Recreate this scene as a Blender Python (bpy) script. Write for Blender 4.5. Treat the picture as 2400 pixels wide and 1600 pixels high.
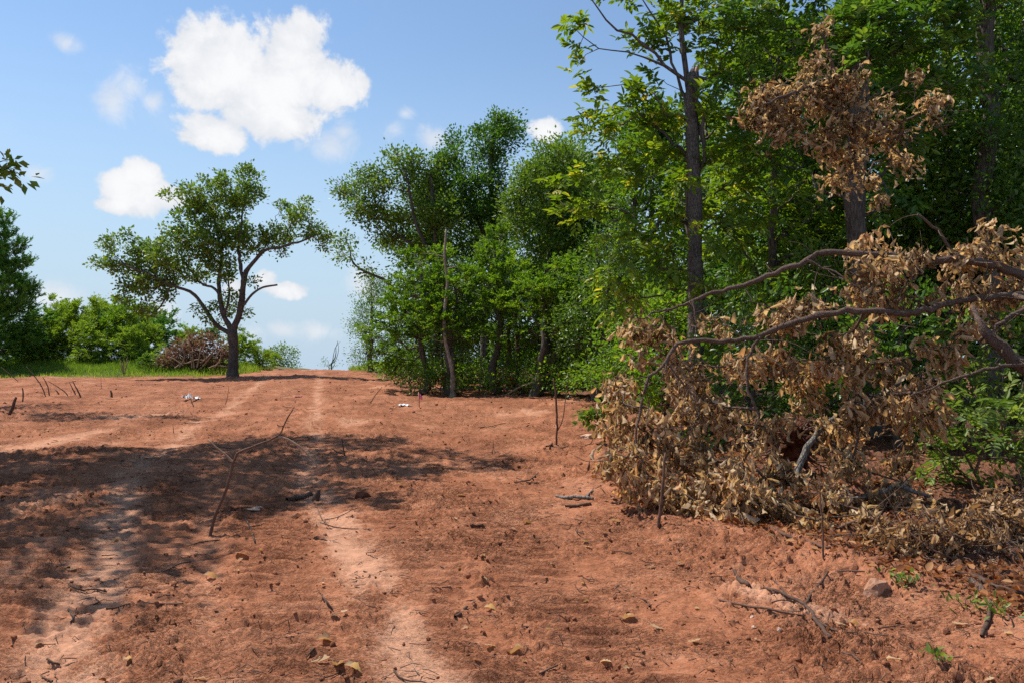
import bpy, math, random
import numpy as np
from mathutils import Vector, Matrix

# ------------------------------------------------------------------ scene, camera, light
scene = bpy.context.scene
for o in list(bpy.data.objects):
    bpy.data.objects.remove(o, do_unlink=True)
COL = scene.collection
PI = math.pi
F_PX = 1867.0                       # focal length in pixels of the 2400 px wide picture
PITCH = math.atan(85 / F_PX)
CAM_H = 1.5

cam_d = bpy.data.cameras.new('camera')
cam_d.sensor_width = 36.0
cam_d.lens = 36.0 * F_PX / 2400.0
cam_d.clip_start = 0.05
cam_d.clip_end = 5000
cam = bpy.data.objects.new('camera', cam_d)
COL.objects.link(cam)
cam.location = (0, 0, CAM_H)
cam.rotation_euler = (PI / 2 + PITCH, 0, 0)
scene.camera = cam

SUN_ELEV = math.radians(59)
SUN_AZ = math.radians(-60)          # clockwise from +Y; negative is to the left
SUN_DIR = Vector((math.sin(SUN_AZ) * math.cos(SUN_ELEV), math.cos(SUN_AZ) * math.cos(SUN_ELEV), math.sin(SUN_ELEV)))
sun_d = bpy.data.lights.new('sun', 'SUN')
sun_d.energy = 5.0
sun_d.angle = math.radians(0.53)
sun_d.color = (1.0, 0.955, 0.89)
sun = bpy.data.objects.new('sun', sun_d)
COL.objects.link(sun)
sun.location = SUN_DIR * 60
sun.rotation_euler = (-SUN_DIR).to_track_quat('-Z', 'Y').to_euler()

scene.view_settings.view_transform = 'Standard'
scene.view_settings.look = 'None'
scene.view_settings.exposure = 0.4
scene.view_settings.gamma = 1.0
scene.view_settings.use_curve_mapping = False
scene.render.engine = 'CYCLES'
scene.cycles.use_denoising = False
scene.cycles.max_bounces = 8
scene.cycles.diffuse_bounces = 3
scene.cycles.glossy_bounces = 2
scene.cycles.transmission_bounces = 4
scene.cycles.transparent_max_bounces = 4
scene.cycles.caustics_reflective = False
scene.cycles.caustics_refractive = False


# ------------------------------------------------------------------ picture point -> world point
def ray(px, py):
    u = (px - 1200) / F_PX
    v = (800 - py) / F_PX
    c, s = math.cos(PITCH), math.sin(PITCH)
    return Vector((u, c - v * s, v * c + s))


def W(px, py, d):
    r = ray(px, py)
    k = d / r.y
    return Vector((r.x * k, d, CAM_H + r.z * k))


# ------------------------------------------------------------------ world: sky and clouds
world = bpy.data.worlds.new('World')
scene.world = world
world.use_nodes = True
nt = world.node_tree
nt.nodes.clear()


def N(tree, typ, **kw):
    n = tree.nodes.new(typ)
    for k, v in kw.items():
        setattr(n, k, v)
    return n


def L(tree, a, b):
    tree.links.new(a, b)


def mnode(tree, op, a, b=None, c=None, clamp=False):
    n = tree.nodes.new('ShaderNodeMath')
    n.operation = op
    n.use_clamp = clamp
    for i, x in enumerate((a, b, c)):
        if x is None:
            continue
        if isinstance(x, (int, float)):
            n.inputs[i].default_value = x
        else:
            tree.links.new(x, n.inputs[i])
    return n.outputs[0]


w_out = N(nt, 'ShaderNodeOutputWorld')
bg = N(nt, 'ShaderNodeBackground')
bg.inputs['Strength'].default_value = 0.108
sky = N(nt, 'ShaderNodeTexSky', sky_type='NISHITA')
sky.sun_disc = False
sky.sun_elevation = SUN_ELEV
sky.sun_rotation = SUN_AZ
sky.altitude = 200
sky.air_density = 1.25
sky.dust_density = 0.0
sky.ozone_density = 3.0
tc = N(nt, 'ShaderNodeTexCoord')
sep = N(nt, 'ShaderNodeSeparateXYZ')
L(nt, tc.outputs['Generated'], sep.inputs[0])
az = mnode(nt, 'ARCTAN2', sep.outputs[0], sep.outputs[1])
el = mnode(nt, 'ARCSINE', mnode(nt, 'MINIMUM', mnode(nt, 'MAXIMUM', sep.outputs[2], -1.0), 1.0))
comb = N(nt, 'ShaderNodeCombineXYZ')
L(nt, az, comb.inputs[0])
L(nt, el, comb.inputs[1])


def azel(px, py):
    r = ray(px, py).normalized()
    return math.atan2(r.x, r.y), math.asin(r.z)


def noise_tex(tree, vec, scale, detail, rough, dist=0.0):
    n = N(tree, 'ShaderNodeTexNoise')
    n.inputs['Scale'].default_value = scale
    n.inputs['Detail'].default_value = detail
    n.inputs['Roughness'].default_value = rough
    n.inputs['Distortion'].default_value = dist
    if vec is not None:
        L(tree, vec, n.inputs['Vector'])
    return n.outputs['Fac']


def blob_field(blobs):
    cur = None
    for (px, py, rx, ry, wt) in blobs:
        a, e = azel(px, py)
        sx = F_PX / rx * 0.93
        sy = F_PX / ry * 0.93
        mp = N(nt, 'ShaderNodeMapping', vector_type='POINT')
        mp.inputs['Location'].default_value = (-a * sx, -e * sy, 0)
        mp.inputs['Scale'].default_value = (sx, sy, 0)
        L(nt, comb.outputs[0], mp.inputs['Vector'])
        ln = N(nt, 'ShaderNodeVectorMath', operation='LENGTH')
        L(nt, mp.outputs[0], ln.inputs[0])
        v = mnode(nt, 'MULTIPLY_ADD', ln.outputs['Value'], -wt, wt)
        cur = v if cur is None else mnode(nt, 'SMOOTH_MAX', cur, v, 0.12)
    return cur


cumulus = [(500, 162, 112, 111, 1), (690, 127, 94, 99, 1), (600, 202, 171, 99, 1), (770, 202, 86, 70, 1),
           (455, 132, 64, 82, 1), (500, 312, 94, 49, 1), (630, 277, 146, 65, 1), (840, 197, 39, 33, .8),
           (330, 457, 97, 57, 1), (335, 427, 50, 48, 1), (275, 482, 55, 23, .9), (395, 467, 55, 40, .9),
           (665, 677, 69, 23, .8), (625, 657, 33, 27, .8), (1280, 307, 47, 30, .7), (545, 667, 31, 35, .6)]
wisps = [(268, 240, 55, 70, .8), (312, 205, 62, 60, .8), (352, 240, 50, 40, .8), (770, 335, 95, 55, .75),
         (805, 310, 50, 50, .75), (950, 266, 40, 22, .7), (1010, 325, 65, 40, .9), (925, 305, 60, 45, .55),
         (90, 408, 50, 30, .75), (152, 100, 40, 26, .75), (110, 700, 120, 45, .9), (665, 772, 55, 30, .8),
         (745, 778, 80, 34, .8), (855, 670, 70, 55, .9), (385, 735, 50, 55, .9), (590, 780, 60, 30, .6)]
n_big = noise_tex(nt, comb.outputs[0], 19, 10, 0.60, 0.35)
n_fine = noise_tex(nt, comb.outputs[0], 46, 6, 0.6, 0.3)
nn = mnode(nt, 'ADD', mnode(nt, 'MULTIPLY', mnode(nt, 'SUBTRACT', n_big, 0.5), 1.5),
           mnode(nt, 'MULTIPLY', mnode(nt, 'SUBTRACT', n_fine, 0.5), 0.6))
dens = mnode(nt, 'ADD', blob_field(cumulus), nn)


def smooth(tree, x, lo, hi):
    n = N(tree, 'ShaderNodeMapRange', interpolation_type='SMOOTHSTEP')
    n.inputs['From Min'].default_value = lo
    n.inputs['From Max'].default_value = hi
    L(tree, x, n.inputs['Value'])
    return n.outputs[0]


m_c = smooth(nt, dens, 0.02, 0.34)
wn = mnode(nt, 'MULTIPLY', mnode(nt, 'SUBTRACT', noise_tex(nt, comb.outputs[0], 24, 8, 0.62, 0.6), 0.5), 1.5)
m_w = mnode(nt, 'MULTIPLY', smooth(nt, mnode(nt, 'ADD', blob_field(wisps), wn), 0.14, 0.9), 0.72)
# thin scattered haze cloud over the whole dome
m_h = mnode(nt, 'MULTIPLY', smooth(nt, noise_tex(nt, comb.outputs[0], 5.5, 7, 0.6, 0.4), 0.56, 0.86), 0.22)
mask = mnode(nt, 'MAXIMUM', mnode(nt, 'MAXIMUM', m_c, m_w), m_h)
shade = mnode(nt, 'ADD', mnode(nt, 'MULTIPLY', smooth(nt, dens, 0.15, 0.85), 0.55),
              mnode(nt, 'MULTIPLY', smooth(nt, n_big, 0.40, 0.62), 0.45))
cr = N(nt, 'ShaderNodeMix', data_type='RGBA')
L(nt, shade, cr.inputs[0])
cr.inputs[6].default_value = (5.5, 5.7, 6.05, 1)
cr.inputs[7].default_value = (6.75, 6.8, 6.9, 1)
mixs = N(nt, 'ShaderNodeMix', data_type='RGBA')
L(nt, mask, mixs.inputs[0])
haze_mix = N(nt, 'ShaderNodeMix', data_type='RGBA')      # pale band of air low over the whole horizon
L(nt, mnode(nt, 'SUBTRACT', 1.0, smooth(nt, el, -0.02, 0.42)), haze_mix.inputs[0])
L(nt, sky.outputs[0], haze_mix.inputs[6])
haze_mix.inputs[7].default_value = (3.6, 4.65, 5.7, 1)
L(nt, haze_mix.outputs[2], mixs.inputs[6])
L(nt, cr.outputs[2], mixs.inputs[7])
L(nt, mixs.outputs[2], bg.inputs['Color'])
L(nt, bg.outputs[0], w_out.inputs['Surface'])


# ------------------------------------------------------------------ numpy helpers
def _hash(ix, iy, seed):
    h = (ix.astype(np.int64) * 374761393 + iy.astype(np.int64) * 668265263 + seed * 1442695041) & 0xFFFFFFFF
    h = ((h ^ (h >> 13)) * 1274126177) & 0xFFFFFFFF
    return ((h ^ (h >> 16)) & 0xFFFF) / 65535.0


def pnoise(x, y, seed=0):
    ix = np.floor(x)
    iy = np.floor(y)
    fx = x - ix
    fy = y - iy
    ux = fx * fx * fx * (fx * (fx * 6 - 15) + 10)
    uy = fy * fy * fy * (fy * (fy * 6 - 15) + 10)

    def g(dx, dy):
        a = _hash(ix + dx, iy + dy, seed) * 2 * PI
        return np.cos(a) * (fx - dx) + np.sin(a) * (fy - dy)
    n0 = g(0, 0) * (1 - ux) + g(1, 0) * ux
    n1 = g(0, 1) * (1 - ux) + g(1, 1) * ux
    return (n0 * (1 - uy) + n1 * uy) * 1.4


def fbm(x, y, oct=4, seed=0, gain=0.5):
    s = 0.0
    a = 1.0
    for i in range(oct):
        s = s + a * pnoise(x * 2 ** i, y * 2 ** i, seed + i * 17)
        a *= gain
    return s


def sstep(a, b, x):
    t = np.clip((x - a) / (b - a), 0, 1)
    return t * t * (3 - 2 * t)


def make_mesh(name, V, faces, mat=None, attrs=None, smooth=True):
    V = np.asarray(V, dtype=np.float32)
    if not isinstance(faces, (list, tuple)):
        faces = [faces]
    faces = [np.asarray(f, dtype=np.int32) for f in faces if len(f)]
    me = bpy.data.meshes.new(name)
    me.vertices.add(len(V))
    me.vertices.foreach_set('co', V.ravel())
    idx = np.concatenate([f.ravel() for f in faces])
    tot = np.concatenate([np.full(len(f), f.shape[1], dtype=np.int32) for f in faces])
    start = np.concatenate([[0], np.cumsum(tot)[:-1]]).astype(np.int32)
    me.loops.add(len(idx))
    me.loops.foreach_set('vertex_index', idx)
    me.polygons.add(len(tot))
    me.polygons.foreach_set('loop_start', start)
    me.polygons.foreach_set('use_smooth', np.full(len(tot), smooth))
    for k, v in (attrs or {}).items():
        a = me.attributes.new(k, 'FLOAT', 'POINT')
        a.data.foreach_set('value', np.asarray(v, dtype=np.float32))
    me.update(calc_edges=True)
    if mat:
        me.materials.append(mat)
    return me


class MB:
    """collects geometry for one mesh"""
    def __init__(s):
        s.V = []
        s.F = {}
        s.A = []
        s.n = 0

    def add(s, V, F, a=0.5):
        V = np.asarray(V, dtype=np.float32)
        for f in (F if isinstance(F, list) else [F]):
            f = np.asarray(f)
            if len(f):
                s.F.setdefault(f.shape[1], []).append(f + s.n)
        s.V.append(V)
        s.A.append(np.full(len(V), a, dtype=np.float32) if np.isscalar(a) else np.asarray(a, dtype=np.float32))
        s.n += len(V)

    def mesh(s, name, mat, off=(0, 0, 0), smooth=True):
        V = np.concatenate(s.V) - np.asarray(off, dtype=np.float32)
        return make_mesh(name, V, [np.concatenate(f) for f in s.F.values()], mat, {'tint': np.concatenate(s.A)}, smooth)


_ring = {}


def tube(pts, rad, k=6, cap=True, rough=0.0, rng=None):
    P = np.asarray(pts, dtype=float)
    R = np.asarray(rad, dtype=float)
    n = len(P)
    T = np.gradient(P, axis=0)
    T /= (np.linalg.norm(T, axis=1, keepdims=True) + 1e-9)
    ref = np.array([0.31, 0.2, 0.93]) if abs(T[0][2]) < 0.8 else np.array([0.9, 0.4, 0.1])
    U = np.cross(T, ref)
    U /= (np.linalg.norm(U, axis=1, keepdims=True) + 1e-9)
    Vv = np.cross(T, U)
    a = np.arange(k) * 2 * PI / k
    c, sn = np.cos(a), np.sin(a)
    rr = np.repeat(R[:, None], k, 1)
    if rough and rng is not None:
        rr = rr * (1 + rng.uniform(-rough, rough, rr.shape))
    X = P[:, None, :] + rr[..., None] * (c[None, :, None] * U[:, None, :] + sn[None, :, None] * Vv[:, None, :])
    X = X.reshape(-1, 3)
    key = (n, k)
    if key not in _ring:
        i = np.arange(n - 1)[:, None] * k
        j = np.arange(k)[None, :]
        j2 = (j + 1) % k
        _ring[key] = np.stack([i + j, i + j2, i + k + j2, i + k + j], -1).reshape(-1, 4)
    F = [_ring[key]]
    if cap:
        X = np.vstack([X, P[-1] + T[-1] * R[-1] * 0.3])
        tip = len(X) - 1
        b = (n - 1) * k
        F.append(np.array([[b + q, b + (q + 1) % k, tip] for q in range(k)]))
    return X, F


def spline(pts, step):
    """Catmull-Rom resampling; pts rows may carry extra columns (radius)"""
    P = np.asarray(pts, dtype=float)
    if len(P) == 2:
        n = max(2, int(np.linalg.norm(P[1, :3] - P[0, :3]) / step) + 1)
        t = np.linspace(0, 1, n)[:, None]
        return P[0] * (1 - t) + P[1] * t
    Q = np.vstack([2 * P[0] - P[1], P, 2 * P[-1] - P[-2]])
    out = []
    for i in range(1, len(Q) - 2):
        n = max(1, int(round(np.linalg.norm(Q[i + 1, :3] - Q[i, :3]) / step)))
        t = (np.arange(n) / n)[:, None]
        p0, p1, p2, p3 = Q[i - 1], Q[i], Q[i + 1], Q[i + 2]
        out.append(0.5 * ((2 * p1) + (-p0 + p2) * t + (2 * p0 - 5 * p1 + 4 * p2 - p3) * t ** 2 + (-p0 + 3 * p1 - 3 * p2 + p3) * t ** 3))
    out.append(P[-1:])
    return np.vstack(out)


def unit(a):
    return a / (np.linalg.norm(a, axis=-1, keepdims=True) + 1e-9)


# ------------------------------------------------------------------ leaf templates: (along, across, up), quads / tris
T_RHOMB = (np.array([[0, 0, 0], [.45, .5, .06], [1, 0, -.04], [.45, -.5, .06]]), [np.array([[0, 1, 2, 3]])])
T_OVAL = (np.array([[0, 0, 0], [.3, .46, .07], [.68, .40, .04], [1, 0, -.1], [.68, -.40, .04], [.3, -.46, .07]]),
          [np.array([[0, 1, 2, 3], [0, 3, 4, 5]])])
T_NEEDLE = (np.array([[0, -.5, 0], [0, .5, 0], [1, 0, 0]]), [np.array([[0, 1, 2]])])
OAKW = [0.08, 0.55, 0.28, 0.95, 0.45, 1.0, 0.5, 0.12]


def oak_leaf(seed, curl, cup, stations=8):
    r = random.Random(seed)
    V = []
    for i in range(stations):
        t = i / (stations - 1)
        w = OAKW[int(round(t * 7))] * 0.5 * r.uniform(.85, 1.15)
        ang = curl * t * t
        x = t * (1 - 0.35 * abs(curl) * t * 0.4)
        z = -math.sin(ang) * 0.45 * t
        c = cup * r.uniform(.5, 1.4)
        wl, wr = w * r.uniform(.8, 1.1), w * r.uniform(.8, 1.1)
        V += [[x, wl * math.cos(c), z + wl * math.sin(c)], [x, 0, z], [x, -wr * math.cos(c * .8), z + wr * math.sin(c * .8) * r.uniform(.3, 1.2)]]
    Fq = []
    for i in range(stations - 1):
        b = i * 3
        Fq += [[b, b + 1, b + 4, b + 3], [b + 1, b + 2, b + 5, b + 4]]
    return np.array(V), [np.array(Fq)]


DRYW = [.10, .52, .70, .95, .78, .22]


def dry_leaf(seed, curl, cup):
    r = random.Random(seed)
    V = []
    ang, x, z = 0.0, 0.0, 0.0
    for i, w in enumerate(DRYW):
        w = w * .5 * r.uniform(.8, 1.2)
        c = cup * r.uniform(.7, 1.3)
        tw = r.uniform(-.35, .35)
        for sg in (1, 0, -1):
            cc = c + sg * tw
            V.append([x, sg * w * math.cos(cc), z + abs(sg) * w * math.sin(cc)])
        ang += curl / 5 * r.uniform(.4, 1.7)
        x += .2 * math.cos(ang)
        z -= .2 * math.sin(ang)
    Fq = []
    for i in range(5):
        b = i * 3
        Fq += [[b, b + 1, b + 4, b + 3], [b + 1, b + 2, b + 5, b + 4]]
    return np.array(V), [np.array(Fq)]


DEAD = [dry_leaf(1, .7, .9), dry_leaf(2, -.5, 1.1), dry_leaf(3, 1.3, .6), dry_leaf(4, .35, 1.25), dry_leaf(5, .9, -.9)]


def place_leaves(mb, tmpl, pos, axis, nrm, length, width, tint):
    V0, F0 = tmpl
    m = len(V0)
    n = len(pos)
    if n == 0:
        return
    axis = unit(axis)
    side = unit(np.cross(nrm, axis))
    up = np.cross(axis, side)
    length = np.broadcast_to(length, (n,))
    width = np.broadcast_to(width, (n,))
    X = (pos[:, None, :] + V0[None, :, 0, None] * (length[:, None, None] * axis[:, None, :])
         + V0[None, :, 1, None] * (width[:, None, None] * side[:, None, :])
         + V0[None, :, 2, None] * (length[:, None, None] * up[:, None, :]))
    off = (np.arange(n) * m)[:, None, None]
    mb.add(X.reshape(-1, 3), [(f[None] + off).reshape(-1, f.shape[1]) for f in F0], np.repeat(tint, m))


# ------------------------------------------------------------------ object helpers
def tag(o, label=None, cat=None, group=None, kind=None):
    if label:
        o['label'] = label
    if cat:
        o['category'] = cat
    if group:
        o['group'] = group
    if kind:
        o['kind'] = kind
    return o


def link(name, data, parent=None, loc=(0, 0, 0)):
    o = bpy.data.objects.new(name, data)
    COL.objects.link(o)
    o.location = loc
    if parent:
        o.parent = parent
    return o


def empty(name, loc, label, cat, group=None):
    return tag(link(name, None, None, loc), label, cat, group)


def copy_tree(o, loc, rz, sc, label):
    c = o.copy()
    COL.objects.link(c)
    c.location = loc
    c.rotation_euler = (0, 0, rz)
    c.scale = sc
    c['label'] = label
    for ch in o.children:
        d = ch.copy()
        COL.objects.link(d)
        d.parent = c
    return c


# ------------------------------------------------------------------ materials
def new_mat(name):
    m = bpy.data.materials.new(name)
    m.use_nodes = True
    t = m.node_tree
    t.nodes.clear()
    out = N(t, 'ShaderNodeOutputMaterial')
    return m, t, out


def ramp(t, fac, stops):
    r = N(t, 'ShaderNodeValToRGB')
    L(t, fac, r.inputs[0])
    e = r.color_ramp.elements
    while len(e) < len(stops):
        e.new(0.5)
    for el_, (p, c) in zip(e, stops):
        el_.position = p
        el_.color = (*c, 1)
    return r.outputs[0]


def leaf_mat(name, stops, trans=0.35, tcol=(1.25, 1.2, 0.5), rough=0.42, spec=0.5):
    m, t, out = new_mat(name)
    at = N(t, 'ShaderNodeAttribute', attribute_name='tint')
    oi = N(t, 'ShaderNodeObjectInfo')
    f = mnode(t, 'ADD', at.outputs['Fac'], mnode(t, 'MULTIPLY', mnode(t, 'SUBTRACT', oi.outputs['Random'], 0.5), 0.16))
    c = ramp(t, f, stops)
    p = N(t, 'ShaderNodeBsdfPrincipled')
    L(t, c, p.inputs['Base Color'])
    p.inputs['Roughness'].default_value = rough
    p.inputs['Specular IOR Level'].default_value = spec
    tr = N(t, 'ShaderNodeBsdfTranslucent')
    mx = N(t, 'ShaderNodeMix', data_type='RGBA', blend_type='MULTIPLY')
    mx.inputs[0].default_value = 1
    L(t, c, mx.inputs[6])
    mx.inputs[7].default_value = (*tcol, 1)
    L(t, mx.outputs[2], tr.inputs['Color'])
    ms = N(t, 'ShaderNodeMixShader')
    ms.inputs[0].default_value = trans
    L(t, p.outputs[0], ms.inputs[1])
    L(t, tr.outputs[0], ms.inputs[2])
    L(t, ms.outputs[0], out.inputs['Surface'])
    return m


def bark_mat(name, dark, light, scale=9.0, bump=0.6, stretch=0.22):
    m, t, out = new_mat(name)
    g = N(t, 'ShaderNodeTexCoord')
    mp = N(t, 'ShaderNodeMapping')
    mp.inputs['Scale'].default_value = (1, 1, stretch)
    L(t, g.outputs['Object'], mp.inputs['Vector'])
    v = N(t, 'ShaderNodeTexVoronoi', feature='DISTANCE_TO_EDGE')
    v.inputs['Scale'].default_value = scale * 2.6
    L(t, mp.outputs[0], v.inputs['Vector'])
    n = noise_tex(t, mp.outputs[0], scale * 3, 6, .65, .4)
    n2 = noise_tex(t, g.outputs['Object'], 2.3, 4, .6)
    h = mnode(t, 'ADD', mnode(t, 'MULTIPLY', smooth(t, v.outputs['Distance'], 0.0, 0.3), .28), mnode(t, 'MULTIPLY', n, .9))
    c = ramp(t, mnode(t, 'ADD', mnode(t, 'MULTIPLY', h, .65), mnode(t, 'MULTIPLY', n2, .35)), [(.36, dark), (.68, light)])
    p = N(t, 'ShaderNodeBsdfPrincipled')
    L(t, c, p.inputs['Base Color'])
    p.inputs['Roughness'].default_value = .9
    p.inputs['Specular IOR Level'].default_value = .2
    b = N(t, 'ShaderNodeBump')
    b.inputs['Strength'].default_value = bump
    b.inputs['Distance'].default_value = .03
    L(t, h, b.inputs['Height'])
    L(t, b.outputs[0], p.inputs['Normal'])
    L(t, p.outputs[0], out.inputs['Surface'])
    return m


def plain_mat(name, c1, c2, scale=20, rough=.85, bump=.4, spec=.25, dist=.01):
    m, t, out = new_mat(name)
    g = N(t, 'ShaderNodeTexCoord')
    n = noise_tex(t, g.outputs['Object'], scale, 6, .65)
    c = ramp(t, n, [(.32, c1), (.68, c2)])
    p = N(t, 'ShaderNodeBsdfPrincipled')
    L(t, c, p.inputs['Base Color'])
    p.inputs['Roughness'].default_value = rough
    p.inputs['Specular IOR Level'].default_value = spec
    b = N(t, 'ShaderNodeBump')
    b.inputs['Strength'].default_value = bump
    b.inputs['Distance'].default_value = dist
    L(t, n, b.inputs['Height'])
    L(t, b.outputs[0], p.inputs['Normal'])
    L(t, p.outputs[0], out.inputs['Surface'])
    return m


M = {}
M['oak'] = leaf_mat('oak_leaf', [(.0, (0.062, 0.119, 0.017)), (.45, (0.131, 0.225, 0.029)), (.8, (0.235, 0.323, 0.043)), (1.0, (0.216, 0.231, 0.061))], 0.38, (1.2, 1.25, .5), .46, .38)
M['oak_dark'] = leaf_mat('dark_oak_leaf', [(.0, (0.035, 0.089, 0.014)), (.5, (0.077, 0.161, 0.022)), (1.0, (0.161, 0.262, 0.037))], 0.40, (1.15, 1.3, .5), .46, .38)
M['elm'] = leaf_mat('elm_leaf', [(.0, (0.065, 0.145, 0.015)), (.5, (0.132, 0.258, 0.024)), (1.0, (0.255, 0.359, 0.035))], 0.52, (1.25, 1.25, .4), .46, .38)
M['shrub'] = leaf_mat('shrub_leaf', [(.0, (0.107, 0.200, 0.025)), (.5, (0.226, 0.355, 0.043)), (1.0, (0.418, 0.527, 0.076))], 0.48, (1.2, 1.15, .4), .46, .38)
M['cedar'] = leaf_mat('cedar_leaf', [(.0, (0.049, 0.138, 0.024)), (.5, (0.108, 0.251, 0.035)), (1.0, (0.247, 0.419, 0.059))], 0.25, (1, 1.2, .5), .6, .25)
M['hick'] = leaf_mat('hickory_leaf', [(.0, (0.065, 0.143, 0.015)), (.5, (0.130, 0.234, 0.023)), (.93, (0.230, 0.334, 0.034)), (1.0, (0.554, 0.502, 0.092))], 0.54, (1.35, 1.2, .3), .46, .38)
M['ash'] = leaf_mat('ash_leaf', [(.0, (0.048, 0.121, 0.017)), (.5, (0.102, 0.196, 0.025)), (1.0, (0.232, 0.318, 0.047))], 0.44, (1.2, 1.25, .5), .40, .50)
M['bright'] = leaf_mat('bright_leaf', [(.0, (0.076, 0.139, 0.022)), (.5, (0.152, 0.244, 0.044)), (1.0, (0.304, 0.370, 0.099))], 0.48, (1.2, 1.15, .4), .46, .38)
M['dead'] = leaf_mat('dead_leaf', [(.0, (0.140, 0.087, 0.046)), (.25, (0.378, 0.255, 0.136)), (.55, (0.605, 0.437, 0.246)), (.85, (0.720, 0.571, 0.372)), (1.0, (0.670, 0.414, 0.216))], .46, (1.12, .95, .6), .6, .22)
M['heap'] = leaf_mat('heap_leaf', [(.0, (.09, .050, .034)), (.5, (.24, .140, .092)), (1.0, (.40, .27, .18))], .3, (1.1, .9, .7), .7, .15)
M['dead_orange'] = leaf_mat('orange_dead_leaf', [(.0, (0.250, 0.142, 0.063)), (.5, (0.487, 0.315, 0.164)), (1.0, (0.635, 0.444, 0.253))], 0.42, (1.1, .9, .6), .6, .2)
M['rust'] = leaf_mat('rust_leaf', [(.0, (0.138, 0.047, 0.022)), (.5, (0.303, 0.118, 0.043)), (1.0, (0.468, 0.250, 0.109))], 0.30, (1.1, .9, .6), .7, .15)
M['grass'] = leaf_mat('grass_blade', [(.0, (0.090, 0.167, 0.022)), (.6, (0.198, 0.301, 0.038)), (.9, (0.360, 0.413, 0.072)), (1.0, (0.600, 0.508, 0.168))], 0.50, (1.1, 1.15, .5), .55, .25)
M['bark'] = bark_mat('oak_bark', (.042, .032, .026), (.155, .122, .10))
M['bark_red'] = bark_mat('red_bark', (.055, .030, .022), (.19, .115, .085), 8)
M['snag_wood'] = bark_mat('snag_wood', (.13, .095, .07), (.42, .33, .26), 12, .6, .3)
M['bark_mid'] = bark_mat('grey_brown_bark', (.05, .038, .031), (.19, .155, .13), 15, .8, .35)
M['bark_lichen'] = bark_mat('lichen_bark', (.050, .040, .034), (.235, .215, .19), 13)
M['bark_dead'] = bark_mat('dead_bark', (.055, .034, .025), (.23, .155, .115), 32, .8, .8)
M['twig'] = plain_mat('twig_bark', (.070, .036, .024), (.185, .10, .066), 30)
M['twig_dark'] = plain_mat('dark_twig_bark', (.045, .026, .019), (.125, .072, .048), 30)
M['twig_pale'] = plain_mat('pale_twig', (.24, .15, .095), (.42, .28, .19), 30)
M['wood_fresh'] = plain_mat('splintered_wood', (.36, .17, .09), (.55, .32, .19), 14)
M['rock'] = plain_mat('sandstone', (.26, .115, .062), (.44, .25, .16), 9, .9, .8, .2, .02)
M['rock_pale'] = plain_mat('pale_stone', (.46, .27, .18), (.62, .43, .32), 14, .9, .6)
M['root_soil'] = plain_mat('root_soil', (.085, .030, .018), (.20, .080, .045), 22, .95, 1, .1, .05)
M['paper'] = plain_mat('white_paper', (.74, .75, .76), (.84, .85, .86), 8, .7, .2)
M['stake'] = plain_mat('stake_wood', (.50, .22, .14), (.62, .32, .20), 14, .8)
M['pink'] = plain_mat('pink_plastic', (.75, .16, .30), (.85, .22, .38), 5, .5, .1)


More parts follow.
